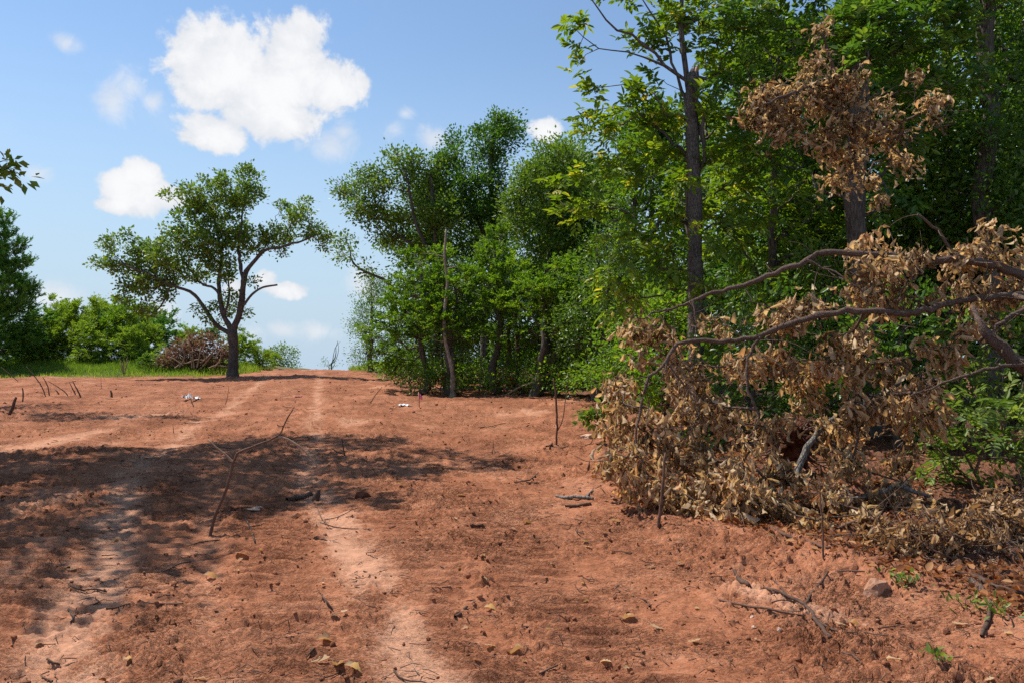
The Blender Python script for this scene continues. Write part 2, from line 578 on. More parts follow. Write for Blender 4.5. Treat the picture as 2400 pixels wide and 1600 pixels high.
def dirt_material():
    m, t, out = new_mat('red_clay')
    g = N(t, 'ShaderNodeTexCoord')
    o = g.outputs['Object']
    pale = N(t, 'ShaderNodeAttribute', attribute_name='pale').outputs['Fac']
    grass = N(t, 'ShaderNodeAttribute', attribute_name='grass').outputs['Fac']
    litter = N(t, 'ShaderNodeAttribute', attribute_name='litter').outputs['Fac']
    big = noise_tex(t, o, .7, 5, .6, .4)
    mid = noise_tex(t, o, 6, 7, .68, .3)
    fine = noise_tex(t, o, 70, 5, .7)
    f = mnode(t, 'ADD', mnode(t, 'ADD', mnode(t, 'MULTIPLY', big, .36), mnode(t, 'MULTIPLY', mid, .34)), mnode(t, 'MULTIPLY', fine, .3))
    c = ramp(t, f, [(.36, (.185, .065, .031)), (.50, (.345, .133, .065)), (.64, (.485, .222, .124))])
    mxp = N(t, 'ShaderNodeMix', data_type='RGBA')
    pn = mnode(t, 'ADD', mnode(t, 'MULTIPLY', noise_tex(t, o, 11, 8, .75, .5), 1.5), mnode(t, 'MULTIPLY', fine, .7))
    L(t, mnode(t, 'MULTIPLY', smooth(t, mnode(t, 'ADD', mnode(t, 'MULTIPLY', pale, 1.25), mnode(t, 'MULTIPLY', mnode(t, 'SUBTRACT', pn, 1.1), 1.1)), .25, .95), .85), mxp.inputs[0])
    L(t, c, mxp.inputs[6])
    mxp.inputs[7].default_value = (.51, .265, .16, 1)
    # grit: small pale and dark specks
    vo = N(t, 'ShaderNodeTexVoronoi')
    vo.inputs['Scale'].default_value = 55
    L(t, o, vo.inputs['Vector'])
    sp = mnode(t, 'LESS_THAN', vo.outputs['Distance'], .16)
    pick = N(t, 'ShaderNodeSeparateColor')
    L(t, vo.outputs['Color'], pick.inputs[0])
    spk = mnode(t, 'MULTIPLY', sp, mnode(t, 'GREATER_THAN', pick.outputs[0], .82))
    mxs = N(t, 'ShaderNodeMix', data_type='RGBA')
    L(t, mnode(t, 'MULTIPLY', spk, .6), mxs.inputs[0])
    L(t, mxp.outputs[2], mxs.inputs[6])
    mxs.inputs[7].default_value = (.58, .36, .24, 1)
    mxg = N(t, 'ShaderNodeMix', data_type='RGBA')
    L(t, grass, mxg.inputs[0])
    L(t, mxs.outputs[2], mxg.inputs[6])
    L(t, ramp(t, mid, [(.35, (.060, .085, .022)), (.7, (.17, .17, .060))]), mxg.inputs[7])
    mxl = N(t, 'ShaderNodeMix', data_type='RGBA')
    L(t, mnode(t, 'MULTIPLY', litter, mnode(t, 'ADD', .3, mid, clamp=True)), mxl.inputs[0])
    L(t, mxg.outputs[2], mxl.inputs[6])
    L(t, ramp(t, noise_tex(t, o, 25, 4, .7), [(.35, (.10, .045, .026)), (.7, (.27, .135, .080))]), mxl.inputs[7])
    p = N(t, 'ShaderNodeBsdfPrincipled')
    L(t, mxl.outputs[2], p.inputs['Base Color'])
    p.inputs['Roughness'].default_value = .95
    p.inputs['Specular IOR Level'].default_value = .12
    mp = N(t, 'ShaderNodeMapping')
    mp.inputs['Scale'].default_value = (1, 2.3, 1)
    L(t, o, mp.inputs['Vector'])
    crust = smooth(t, noise_tex(t, mp.outputs[0], 13, 7, .68, .35), .49, .545)         # broken crust edges
    crumb = smooth(t, noise_tex(t, mp.outputs[0], 34, 5, .65, .2), .52, .60)            # crumbs
    h = mnode(t, 'ADD', mnode(t, 'MULTIPLY', noise_tex(t, o, 30, 8, .72), 1.1), mnode(t, 'ADD', mnode(t, 'MULTIPLY', crust, .42), mnode(t, 'MULTIPLY', crumb, .28)))
    b = N(t, 'ShaderNodeBump')
    L(t, mnode(t, 'MULTIPLY', mnode(t, 'SUBTRACT', 1.0, mnode(t, 'MULTIPLY', pale, .5)), mnode(t, 'ADD', .62, mnode(t, 'MULTIPLY', smooth(t, noise_tex(t, o, 1.7, 4, .6), .34, .66), .7))), b.inputs['Strength'])
    b.inputs['Distance'].default_value = .018
    L(t, h, b.inputs['Height'])
    L(t, b.outputs[0], p.inputs['Normal'])
    L(t, p.outputs[0], out.inputs['Surface'])
    return m


M['dirt'] = dirt_material()


# ------------------------------------------------------------------ terrain
def lane_x(y, x0, s=-0.34):
    """x of a wheel or tread lane that starts at x0 at y = 3.5 and runs up the road"""
    y = np.asarray(y, dtype=float)
    near = x0 + s * (np.minimum(y, 9) - 3.5)
    return near - 0.235 * np.maximum(y - 9, 0)


def slope_z(y):
    y = np.asarray(y, dtype=float)
    z = 0.0455 * np.minimum(y, 36)
    t = np.clip(y - 36, 0, 10)
    z = z + 0.0455 * t - 0.0605 * t * t / 20
    return z - 0.015 * np.maximum(y - 46, 0)


def base_z(x, y):
    x = np.asarray(x, dtype=float)
    y = np.asarray(y, dtype=float)
    z = slope_z(y)
    rc = lane_x(y, -1.0)
    # road crown near the crest, ditch lines at its sides
    crown = np.exp(-((x - rc) / 3.2) ** 2) * sstep(18, 34, y)
    z = z + 0.16 * crown - 0.03 * sstep(24, 34, y) * (1 - sstep(46, 60, y))
    # grassy bank on the left and right of the crest
    z = z + 0.50 * sstep(33.8, 40, y + 0.25 * pnoise(x * .4, y * .4, 3)) * sstep(-12.5, -15.5, x) * (1 - sstep(60, 90, y))
    z = z + 0.30 * sstep(34, 40, y) * sstep(-8.2, -6.2, x) * (1 - sstep(60, 90, y))
    z = z - 0.10 * np.exp(-((x + 7.5) / 3) ** 2 - ((y - 18) / 1.6) ** 2)
    z = z + 0.07 * np.exp(-((x + 6.5) / 4) ** 2 - ((y - 13.8) / 1.2) ** 2)
    # spoil ridge along the fallen branches on the right
    ex = edge_x(y)
    z = z + 0.10 * np.exp(-((x - ex) / 0.45) ** 2) * (1 - sstep(9, 13, y)) + 0.10 * sstep(0.2, 2.0, x - ex) * (1 - sstep(12, 16, y))
    z = z + 0.06 * fbm(x * .33, y * .33, 3, 5) * (1 - sstep(50, 80, y))
    z = z + 0.8 * fbm(x * .008, y * .008, 2, 9) * sstep(70, 160, y)
    return z


def edge_x(y):
    """left edge of the brush on the right: x at distance y"""
    y = np.asarray(y, dtype=float)
    return np.interp(y, [3, 4.2, 5.0, 5.6, 6.4, 7.0, 8.5, 10, 14, 20, 24, 27], [3.1, 2.65, 2.2, 1.9, 1.35, 1.15, 0.95, 1.4, 2.0, 2.0, 1.2, -1.5])


LANES = [(-0.36, .24, 'smooth', -0.35), (-1.95, .27, 'smooth', -0.43), (-1.30, .16, 'smooth', -0.40), (0.02, .24, 'tread', -0.31), (-0.86, .30, 'tread', -0.37), (-2.5, .34, 'tread', -0.43), (-1.62, .16, 'tread', -0.41),
         (0.62, .3, 'tread', -0.25)]


def detail(x, y):
    """clods, tread bars and smoothed wheel lanes: height and pale mask"""
    near = 1 - sstep(16, 34, y)
    warpx = x + .05 * pnoise(x * 4, y * 4, 71)
    c1 = fbm(x * 3.1, y * 3.1, 3, 21)
    cl = 1 - np.abs(fbm(warpx * 9, y * 9, 3, 31))
    lump = np.clip(fbm(x * 15, y * 15, 2, 41), 0, None)
    rough_map = sstep(-.35, .35, fbm(x * .8, y * .8, 2, 51))
    crumb = np.clip(fbm(x * 30, y * 30, 2, 45) - .1, 0, None)
    z = .013 * c1 + (.016 * (cl - .8) + .020 * lump + .028 * crumb) * (.25 + .75 * rough_map)
    # raised crusts with broken edges, drawn out across the direction of travel
    n1 = fbm(x * 4.6 + .12 * fbm(x * 20, y * 20, 2, 47), y * 11, 3, 43)
    n2 = fbm(x * 10, y * 22, 3, 49)
    n3 = fbm(x * 19, y * 30, 2, 59)
    z = z + (.026 * sstep(.04, .14, n1) + .019 * sstep(.06, .17, n2) + .013 * sstep(.08, .25, n3) + .012 * fbm(x * 13, y * 24, 2, 53)) * (.3 + .7 * rough_map)
    pale = np.zeros_like(z)
    smooth_m = np.zeros_like(z)
    for x0, w, kind, s in LANES:
        lx = lane_x(y, x0, s) + .05 * pnoise(y * .7, y * 0 + x0 * 9, 61)
        q = (x - lx) / w
        inside = np.exp(-q ** 4) if kind == 'tread' else np.exp(-.9 * q * q)
        if kind == 'smooth':
            fade = (1 - .32 * sstep(6.0, 9.5, y) - .4 * sstep(30, 40, y)) * sstep(-.6, .1, pnoise(x * 1.3 + x0, y * .6, 85) + .55)
            inside = inside * fade
            pale = np.maximum(pale, (.4 if x0 == -1.30 else .86) * inside * np.clip(.9 + .8 * fbm(x * 3.2, y * 1.6, 3, 81), 0, 1))
            tb = np.clip(np.sin((y + .06 * x + .03 * pnoise(x * 3, y * 3, 96)) * 2 * PI / .15), 0, 1) * np.clip(.6 + pnoise(x * 4, y * 2.5, 98), 0, 1.4)
            z = z * (1 - .6 * inside) - .014 * inside + .016 * tb * inside * (1 - sstep(9, 14, y)) + .010 * np.exp(-((np.abs(q) - 1.3) / .35) ** 2) * fade * (.4 + 2.2 * lump)
            smooth_m = np.maximum(smooth_m, inside)
        else:
            fade = (1 - sstep(9, 16, y)) * sstep(-.5, .0, pnoise(x * .45 + x0 * 3, y * .35, 91) + .2)
            ph = y * 1.0 + 0.06 * x + .035 * pnoise(x * 3, y * 3, 95)
            saw = (ph / .165) % 1.0
            bar = np.where(saw < .22, saw / .22, np.clip(1 - (saw - .22) / .5, 0, 1)) ** 1.2 - .3
            bar = bar * np.clip(.75 + .9 * pnoise(x * 4, y * 2.5, 97), 0, 1.5)
            ins = inside * fade
            z = z * (1 - .75 * ins) + .060 * bar * ins
    # broad dry patches
    pale = np.maximum(pale, .55 * sstep(.25, .8, fbm(x * .5 + 7, y * .22, 3, 101)) * (1 - smooth_m))
    pale = np.maximum(pale, .9 * np.exp(-(((x - 1.55) + .75 * (y - 4.6)) / .16) ** 2 - ((y - 4.55) / .45) ** 2))
    far = (.045 * fbm(x * 1.1, y * 1.1, 4, 111) + .05 * np.clip(fbm(x * 3.3, y * 3.3, 3, 113), 0, None)) * sstep(8, 18, y) * (1 - sstep(40, 55, y))
    return z * near + far, np.clip(pale, 0, 1)


def grass_mask(x, y):
    w = .85 * fbm(x * .9, y * .9, 4, 121)
    a = sstep(33.7, 34.7, y + w) * sstep(-12.8, -14.0, x + w)
    lx = lane_x(y, -1.0)
    b = sstep(36.2, 37.4, y + w) * sstep(2.0, 2.6, x - lx + w)
    c = sstep(35.5, 37.0, y + w) * sstep(-2.6, -3.2, x - lx + w)
    far = sstep(47, 52, y)
    return np.clip(a + b + c + far, 0, 1)


def gz(x, y):
    return float(base_z(np.array([x]), np.array([y]))[0])


def gz_full(x, y):
    xx, yy = np.atleast_1d(np.asarray(x, float)), np.atleast_1d(np.asarray(y, float))
    return base_z(xx, yy) + detail(xx, yy)[0]


def G(px, py):
    """ground point seen at a picture point"""
    r = ray(px, py)
    d = np.geomspace(1.5, 60, 260)
    k = d / r.y
    h = CAM_H + r.z * k - base_z(r.x * k, d)
    below = np.where(h < 0)[0]
    i = int(below[0]) if len(below) else 259
    d = np.linspace(d[max(0, i - 2)], d[min(259, i + 1)], 40)
    k = d / r.y
    g = gz_full(r.x * k, d)
    below = np.where(CAM_H + r.z * k - g < 0)[0]
    i = int(below[0]) if len(below) else 39
    return Vector((r.x * k[i], d[i], g[i]))


def build_ground():
    v = [-12, -6, -2, 0, 1, 1.8, 2.4]
    y = 2.7
    while y < 9:
        v.append(y)
        y *= 1.0032
    while y < 15:
        v.append(y)
        y *= 1.006
    while y < 46:
        v.append(y)
        y *= 1.016
    while y < 1600:
        v.append(y)
        y *= 1.12
    v = np.array(v)
    ui = np.linspace(-1, 1, 600)
    uo = 1.0 + np.cumsum(np.geomspace(.01, 3.2, 22))
    u = np.concatenate([-uo[::-1], ui, uo])
    s = np.where(v > 0, .75 + .68 * v, .75 + .02 * v)
    Y, U = np.meshgrid(v, u, indexing='ij')
    X = U * s[:, None]
    x, y = X.ravel(), Y.ravel()
    dz, pale = detail(x, y)
    gm = grass_mask(x, y)
    ex = edge_x(y)
    lit = sstep(.05, .7, x - ex + .3 * fbm(x * 2, y * 2, 2, 131)) * (1 - sstep(48, 60, y))
    dz = dz * (1 - .5 * gm)
    V = np.stack([x, y, base_z(x, y) + dz], 1)
    n, m = len(v), len(u)
    i = (np.arange(n - 1)[:, None] * m + np.arange(m - 1)[None, :]).ravel()
    F = np.stack([i, i + 1, i + m + 1, i + m], 1)
    me = make_mesh('ground', V, F, M['dirt'], {'pale': pale, 'grass': gm, 'litter': lit})
    tag(link('ground', me), kind='structure')


build_ground()


# ------------------------------------------------------------------ tree growing
class Tree:
    def __init__(s, seed):
        s.rng = np.random.default_rng(seed)
        s.pos = np.zeros((0, 3))
        s.par = np.zeros(0, int)
        s.path = np.zeros(0)
        s.fix = np.zeros(0)
        s.chains = []           # lists of node ids

    def _add(s, P, parent, fix):
        ids = []
        n0 = len(s.pos)
        P = np.asarray(P, float)
        par = [parent] + list(range(n0, n0 + len(P) - 1))
        prev = s.pos[parent] if parent >= 0 else P[0]
        pl = s.path[parent] if parent >= 0 else 0.0
        seg = np.linalg.norm(np.diff(np.vstack([prev, P]), axis=0), axis=1)
        s.pos = np.vstack([s.pos, P])
        s.par = np.concatenate([s.par, par])
        s.path = np.concatenate([s.path, pl + np.cumsum(seg)])
        s.fix = np.concatenate([s.fix, fix])
        ids = list(range(n0, n0 + len(P)))
        s.chains.append(([parent] if parent >= 0 else []) + ids)
        return ids

    def limb(s, pts, step=.28, wob=.02):
        """pts rows x,y,z,r; the first limb is the trunk"""
        Q = spline(pts, step)
        Q[1:-1, :3] += s.rng.normal(0, wob, (max(0, len(Q) - 2), 3))
        if len(s.pos) == 0:
            s._add(Q[:, :3], -1, Q[:, 3])
        else:
            j = int(np.argmin(np.linalg.norm(s.pos - Q[0, :3], axis=1)))
            s._add(Q[1:, :3], j, Q[1:, 3])

    def grow(s, tips, bf=.35, seg=3, jit=.06, arch=.10, min_z=None):
        d0 = np.array([np.min(np.linalg.norm(s.pos - t, axis=1)) for t in tips])
        s.tip_ids = []
        lo = np.zeros(len(s.pos)) if min_z is None else np.where(s.pos[:, 2] < min_z, 50.0, 0.0)
        for k in np.argsort(d0):
            t = tips[k]
            D = s.pos - t
            dist = np.sqrt((D * D).sum(1))
            up = np.clip(D[:, 2], 0, None)
            if len(lo) < len(s.pos):
                lo = np.concatenate([lo, np.zeros(len(s.pos) - len(lo))])
            j = int(np.argmin(dist + bf * s.path + .5 * up + lo))
            a = s.pos[j]
            ln = dist[j]
            n = max(2, min(seg, int(ln / .25) + 1))
            tt = (np.arange(1, n + 1) / n)[:, None]
            P = a + (t - a) * tt
            P[:, 2] += (arch * ln * np.sin(tt[:, 0] * PI))
            if n > 1:
                P[:-1] += s.rng.normal(0, jit * ln, (n - 1, 3))
            ids = s._add(P, j, np.zeros(n))
            s.tip_ids.append(ids[-1])
        s.tips = tips[np.argsort(d0)]

    def wood(s, mb, r_tip=.006, expo=.45, kmin=3, r_max=.09):
        n = len(s.pos)
        cnt = np.zeros(n)
        for i in getattr(s, 'tip_ids', []):
            cnt[i] += 1
        for i in range(n - 1, -1, -1):
            if s.par[i] >= 0:
                cnt[s.par[i]] += cnt[i]
        r = np.minimum(r_tip * np.maximum(cnt, 1) ** expo, r_max)
        r = np.where(s.fix > 0, s.fix * (1 + s.rng.uniform(-.13, .16, n) * (s.rng.uniform(size=n) < .6)), r)
        s.r = r
        for ch in s.chains:
            P = s.pos[ch]
            R = r[ch].copy()
            if len(ch) > 1 and s.fix[ch[-1]] == 0:
                R[0] = min(R[0], R[1] * 1.35)
            if len(P) < 2:
                continue
            k = 10 if R.max() > .07 else (6 if R.max() > .03 else (5 if R.max() > .012 else kmin))
            X, Fc = tube(P, R, k, True, .08 if k == 10 else 0, s.rng)
            mb.add(X, Fc, .5)


def sample_lobes(rng, lobes, dens):
    out = []
    for (c, r, wt) in lobes:
        c = np.array(c)
        r = np.array(r)
        n = max(2, int(dens * wt * (r[0] * r[1] + r[0] * r[2] + r[1] * r[2]) + .5))
        u = unit(rng.normal(size=(n, 3)))
        q = rng.uniform(.12, 1, n) ** .5
        out.append(c + u * q[:, None] * r)
    return np.vstack(out)


def px_lobes(lst, d, dz=0.0, rng=None, thick=1.0, dspread=0.0):
    """picture-measured lobes (px, py, rx, ry[, depth offset[, weight]]) -> world ellipsoids at distance d"""
    out = []
    for l in lst:
        off = l[4] if len(l) > 4 else 0
        wt = l[5] if len(l) > 5 else 1
        if rng is not None and dspread:
            off = off + rng.uniform(-dspread, dspread)
        dd = d + off
        k = dd / F_PX
        out.append((W(l[0], l[1], dd), (l[2] * k, (l[2] + l[3]) * .5 * k * thick, l[3] * k), wt))
    return out


def clump_leaves(rng, tips, per, spread, centre, up=.8, out=.5, droop=0.0, flat=.75):
    n = len(tips) * per
    base = np.repeat(tips, per, axis=0)
    off = rng.normal(0, spread, (n, 3))
    off[:, 2] *= flat
    pos = base + off
    ax = unit(off + rng.normal(0, spread * .7, (n, 3)) + unit(base - centre) * spread * out)
    ax[:, 2] -= droop
    nr = rng.normal(0, .55, (n, 3)) + np.array([0, 0, up])
    ct = np.repeat(rng.uniform(-.16, .16, len(tips)), per)
    tint = np.clip(rng.beta(2.2, 2.2, n) + ct, 0, 1)
    return pos, unit(ax), nr, tint


def spray_leaves(rng, tips, per_spray, sprays, length, centre, droop=.35, rise=.2, leaf_ang=1.0):
    """flat feathery branchlets with leaves along both sides"""
    n = len(tips) * sprays
    b = np.repeat(tips, sprays, axis=0)
    d = unit(unit(b - centre) * .8 + rng.normal(0, .75, (n, 3)) * np.array([1, 1, .5]) + np.array([0, 0, rise]))
    ln = length * rng.uniform(.55, 1.25, n)
    t = rng.uniform(.05, 1, (n, per_spray))
    P = b[:, None, :] + d[:, None, :] * (t * ln[:, None])[..., None]
    P[..., 2] -= droop * ln[:, None] * t ** 2
    side = unit(np.cross(d, rng.normal(0, .25, (n, 3)) + np.array([0, 0, 1.0])))
    sg = np.where(rng.uniform(size=(n, per_spray)) < .5, -1, 1)
    ax = d[:, None, :] * .8 + side[:, None, :] * (sg * leaf_ang)[..., None] + rng.normal(0, .38, (n, per_spray, 3))
    nr = np.cross(d, side)[:, None, :] + rng.normal(0, .5, (n, per_spray, 3))
    nr = nr * np.where(nr[..., 2:3] < 0, -1, 1)
    tint = np.clip(np.repeat(rng.uniform(.15, .85, n)[:, None], per_spray, 1) + rng.normal(0, .12, (n, per_spray)), 0, 1)
    return P.reshape(-1, 3), unit(ax.reshape(-1, 3)), nr.reshape(-1, 3), tint.ravel()


def compound_leaves(rng, tips, per, centre, rachis=.2, leaflets=7, droop=.25):
    """pinnate leaves: leaflets in pairs along a rachis with one at its end"""
    n = len(tips) * per
    b = np.repeat(tips, per, axis=0) + rng.normal(0, .07, (n, 3))
    d = unit(unit(b - centre) * .5 + rng.normal(0, .8, (n, 3)) * np.array([1, 1, .45]))
    up = unit(rng.normal(0, .35, (n, 3)) + np.array([0, 0, 1.0]))
    side = unit(np.cross(up, d))
    up = np.cross(d, side)
    ln = rachis * rng.uniform(.7, 1.2, n)
    pos, ax, nr, sc = [], [], [], []
    k = (leaflets - 1) // 2
    for i in range(k + 1):
        t = (i + 1) / (k + 1)
        p = b + d * (ln * t)[:, None]
        p[:, 2] -= droop * ln * t * t
        for sg in ((-1, 1) if i < k else (0,)):
            a = d * (.55 if sg else 1) + side * sg * .85 + rng.normal(0, .14, (n, 3))
            a[:, 2] -= droop * .8
            pos.append(p)
            ax.append(a)
            nr.append(up + rng.normal(0, .28, (n, 3)))
            sc.append(np.full(n, .8 + .35 * t))
    tint0 = np.clip(rng.beta(2.2, 2.2, n), 0, 1)
    rep = len(pos)
    tint = np.clip(np.tile(tint0, rep) + rng.normal(0, .08, n * rep), 0, 1)
    return np.vstack(pos), unit(np.vstack(ax)), np.vstack(nr), tint, np.concatenate(sc)


def visible_rank(pos):
    """indices of leaves inside the picture, nearest first"""
    c, s = math.cos(PITCH), math.sin(PITCH)
    x, y, z = pos[:, 0], pos[:, 1], pos[:, 2] - CAM_H
    f = y * c + z * s
    v = z * c - y * s
    inside = (np.abs(x / f) < .64) & (np.abs(v / f) < .425) & (f > .5)
    idx = np.where(inside)[0]
    return idx[np.argsort(f[idx])]


LEAF_MESH = {}


def leaf_mesh(key, tmpl, mat, tint):
    k = (key, mat.name, round(tint, 2))
    if k not in LEAF_MESH:
        V, Fc = tmpl
        LEAF_MESH[k] = make_mesh('leaf', V, Fc, mat, {'tint': np.full(len(V), tint)})
    return LEAF_MESH[k]


def leaf_objects(parent, base, key, tmpl, mat, pos, ax, nr, length, width, tint, name='leaf'):
    """single leaves as children sharing a few meshes"""
    ax = unit(ax)
    side = unit(np.cross(nr, ax))
    up = np.cross(ax, side)
    for i in range(len(pos)):
        o = bpy.data.objects.new(name, leaf_mesh(key, tmpl, mat, round(float(tint[i]) * 7) / 7))
        COL.objects.link(o)
        o.parent = parent
        m = Matrix.Identity(4)
        for r in range(3):
            m[r][0] = ax[i][r] * length[i]
            m[r][1] = side[i][r] * width[i]
            m[r][2] = up[i][r] * length[i]
            m[r][3] = pos[i][r] - base[r]
        o.matrix_local = m


def finish(name, label, cat, base, tree, leafmat, barkmat, leaves, tmpl, length, width, group=None, single=0, crown='crown', stems='trunk', key=None):
    root = empty(name, base, label, cat, group)
    wood = MB()
    tree.wood(wood)
    link(stems, wood.mesh(stems, barkmat, base), root)
    pos, ax, nr, tint = leaves[:4]
    n = len(pos)
    sc = leaves[4] if len(leaves) > 4 else 1
    ln = length * tree.rng.uniform(.7, 1.25, n) * sc
    wd = ln * (width / length) * tree.rng.uniform(.85, 1.15, n)
    keep = np.ones(n, bool)
    if single:
        pick = visible_rank(pos)[:single]
        keep[pick] = False
        leaf_objects(root, base, key or name, tmpl, leafmat, pos[pick], ax[pick], nr[pick], ln[pick], wd[pick], tint[pick])
    mb = MB()
    place_leaves(mb, tmpl, pos[keep], ax[keep], nr[keep], ln[keep], wd[keep], tint[keep])
    o = link(crown, mb.mesh(crown, leafmat, base, smooth=False), root)
    o['kind'] = 'stuff'
    return root


def on_ground(px, d):
    x = (px - 1200) / F_PX * d
    return np.array([x, d, gz(x, d)])


def trunk_line(px0, px1, py1, d, r0, r1, n=5, wob=.05, rng=None, d1=None):
    a = on_ground(px0, d)
    a[2] -= .05
    b = np.array(W(px1, py1, d1 or d))
    t = np.linspace(0, 1, n)[:, None]
    P = a + (b - a) * t
    if rng is not None:
        P[1:-1, :2] += rng.normal(0, wob, (n - 2, 2))
    R = r0 + (r1 - r0) * t
    R[0] *= 1.35
    return np.hstack([P, R])


def wl(pts, d, r0, r1, doff=0.0):
    """limb through picture points at distance d, running doff deeper by its end"""
    n = len(pts)
    return np.array([[*W(p[0], p[1], d + doff * i / (n - 1)), r0 + (r1 - r0) * i / (n - 1)] for i, p in enumerate(pts)])


# ------------------------------------------------------------------ the lone oak on the left
def lone_oak():
    d = 32.4
    t = Tree(11)
    base = on_ground(546, d)
    t.limb([[*(base - [0, 0, .1]), .30], [*(base + [0, 0, .25]), .225], [*W(548, 830, d), .19], [*W(546, 795, d), .20], [*W(547, 772, d), .17]], .2, .006)
    t.limb(wl([(547, 772), (560, 738), (567, 700), (571, 660), (576, 638)], d, .135, .10, -.1), .2, .008)
    t.limb(wl([(576, 638), (600, 607), (620, 588), (655, 580), (705, 566), (740, 552)], d - .1, .085, .03, -.4), .2)
    t.limb(wl([(571, 660), (563, 620), (558, 580), (566, 520), (577, 440)], d - .1, .08, .03, .5), .2)
    t.limb(wl([(545, 778), (524, 738), (516, 700), (513, 655), (520, 605), (508, 545), (498, 480)], d, .12, .035, .4), .2, .01)
    t.limb(wl([(524, 738), (533, 715), (536, 690), (534, 655)], d, .06, .03, -.3), .2)
    t.limb(wl([(543, 785), (508, 762), (482, 727), (457, 692), (432, 678), (398, 668), (342, 640), (280, 618)], d, .10, .03, -.6), .2, .01)
    t.limb(wl([(515, 690), (495, 672), (470, 664), (430, 610), (400, 560)], d + .1, .06, .025, .6), .2)
    t.limb(wl([(400, 668), (386, 703), (366, 728), (346, 733)], d - .4, .045, .02, -.3), .2)
    lob = [(576, 413, 24, 26), (523, 413, 9, 15), (577, 464, 36, 42), (519, 464, 52, 42), (445, 449, 24, 26), (393, 459, 8, 11, 0, 2),
           (435, 487, 32, 24), (532, 533, 48, 38), (430, 543, 46, 38), (493, 574, 52, 38), (404, 597, 58, 42), (327, 584, 40, 27),
           (259, 574, 26, 16), (297, 553, 9, 9, 0, 2), (261, 556, 8, 8, 0, 2), (231, 622, 18, 13), (277, 622, 34, 24), (343, 625, 48, 34),
           (379, 655, 48, 34), (315, 673, 42, 24), (289, 696, 22, 10), (384, 694, 18, 14), (519, 622, 38, 28), (529, 658, 14, 18),
           (562, 574, 28, 34), (608, 559, 32, 32), (654, 548, 38, 28), (700, 510, 32, 30), (667, 482, 11, 11, 0, 1.6), (718, 474, 7, 10, 0, 2),
           (736, 546, 32, 20), (764, 553, 16, 9, 0, 1.4), (760, 581, 12, 7, 0, 1.4), (657, 592, 9, 7, 0, 1.4), (493, 712, 19, 11), (465, 722, 12, 6),
           (486, 747, 14, 9), (575, 735, 8, 9), (549, 691, 18, 14), (529, 719, 14, 18), (590, 658, 8, 6), (512, 760, 14, 9), (345, 730, 32, 20),
           (470, 510, 40, 40), (460, 640, 40, 24), (610, 455, 8, 10, 0, 1.6), (480, 425, 10, 10, 0, 1.4)]
    lobes = px_lobes(lob, d, rng=t.rng, thick=1.5, dspread=.55)
    tips = sample_lobes(t.rng, lobes, 15)
    t.grow(tips, .22, 4, .07, .06, base[2] + 1.6)
    c = np.array(W(520, 700, d))
    lv = clump_leaves(t.rng, t.tips, 40, .125, c, .8, .6)
    root = finish('oak_tree', 'lone oak with spreading crown standing by itself at the left road edge', 'tree', base, t, M['oak'], M['bark'], lv, T_RHOMB, .14, .085)
    stub = MB()
    Q = spline(wl([(571, 716), (590, 691), (616, 674), (650, 668)], d - .05, .055, .036), .15)
    X, Fc = tube(Q[:, :3], Q[:, 3], 7, True, .08, t.rng)
    stub.add(X, Fc)
    s = link('broken_limb', stub.mesh('broken_limb', M['bark_lichen'], base), root)
    s['label'] = 'bare broken limb sticking out to the right'


lone_oak()


# ------------------------------------------------------------------ generic trees
def lobe_tree(name, label, d, seed, px, lob, mat, kind='clump', bark='bark', dens=16, per=44, spread=.2, size=(.12, .07), r0=.16, r1=.05, top=None,
              limbs=(), thick=1.3, dspread=.8, cat='tree', group=None, single=0, bf=.3, tmpl=T_RHOMB, stems=1, droop=.35, length=.5, min_up=1.2, extra=None, rise=.2, arch=.1):
    t = Tree(seed)
    base = on_ground(px, d)
    top = top or (sum(l[0] for l in lob) / len(lob), min(l[1] for l in lob) + 30)
    t.limb(trunk_line(px, top[0], top[1], d, r0, r1, 7, .07, t.rng), .3, .02)
    for k in range(stems - 1):
        a = t.rng.uniform(0, 2 * PI)
        l0 = lob[int(t.rng.integers(len(lob)))]
        e = np.array(W(l0[0], l0[1], d + t.rng.uniform(-.5, .5)))
        b = base + np.array([math.cos(a), math.sin(a), 0]) * .12
        t.limb([[*b, r0 * .7], [*(b * .6 + e * .4 + t.rng.normal(0, .1, 3)), r0 * .5], [*e, r1 * .6]], .3)
    for l in limbs:
        t.limb(l, .25)
    lobes = px_lobes(lob, d, rng=t.rng, thick=thick, dspread=dspread)
    if extra:
        lobes += extra
    tips = sample_lobes(t.rng, lobes, dens)
    tips = tips[tips[:, 2] > gz(base[0], d) + .12]
    t.grow(tips, bf, 4, .07, arch, base[2] + min_up)
    c = base + np.array([0, 0, (t.tips[:, 2].mean() - base[2]) * .7])
    if kind == 'clump':
        lv = clump_leaves(t.rng, t.tips, per, spread, c)
    elif kind == 'spray':
        lv = spray_leaves(t.rng, t.tips, int(per * .6), 5, length * .72, c, droop, rise)
    else:
        lv = compound_leaves(t.rng, t.tips, per, c)
    return finish(name, label, cat, base, t, M[mat], M[bark], lv, tmpl, size[0], size[1], group, single)


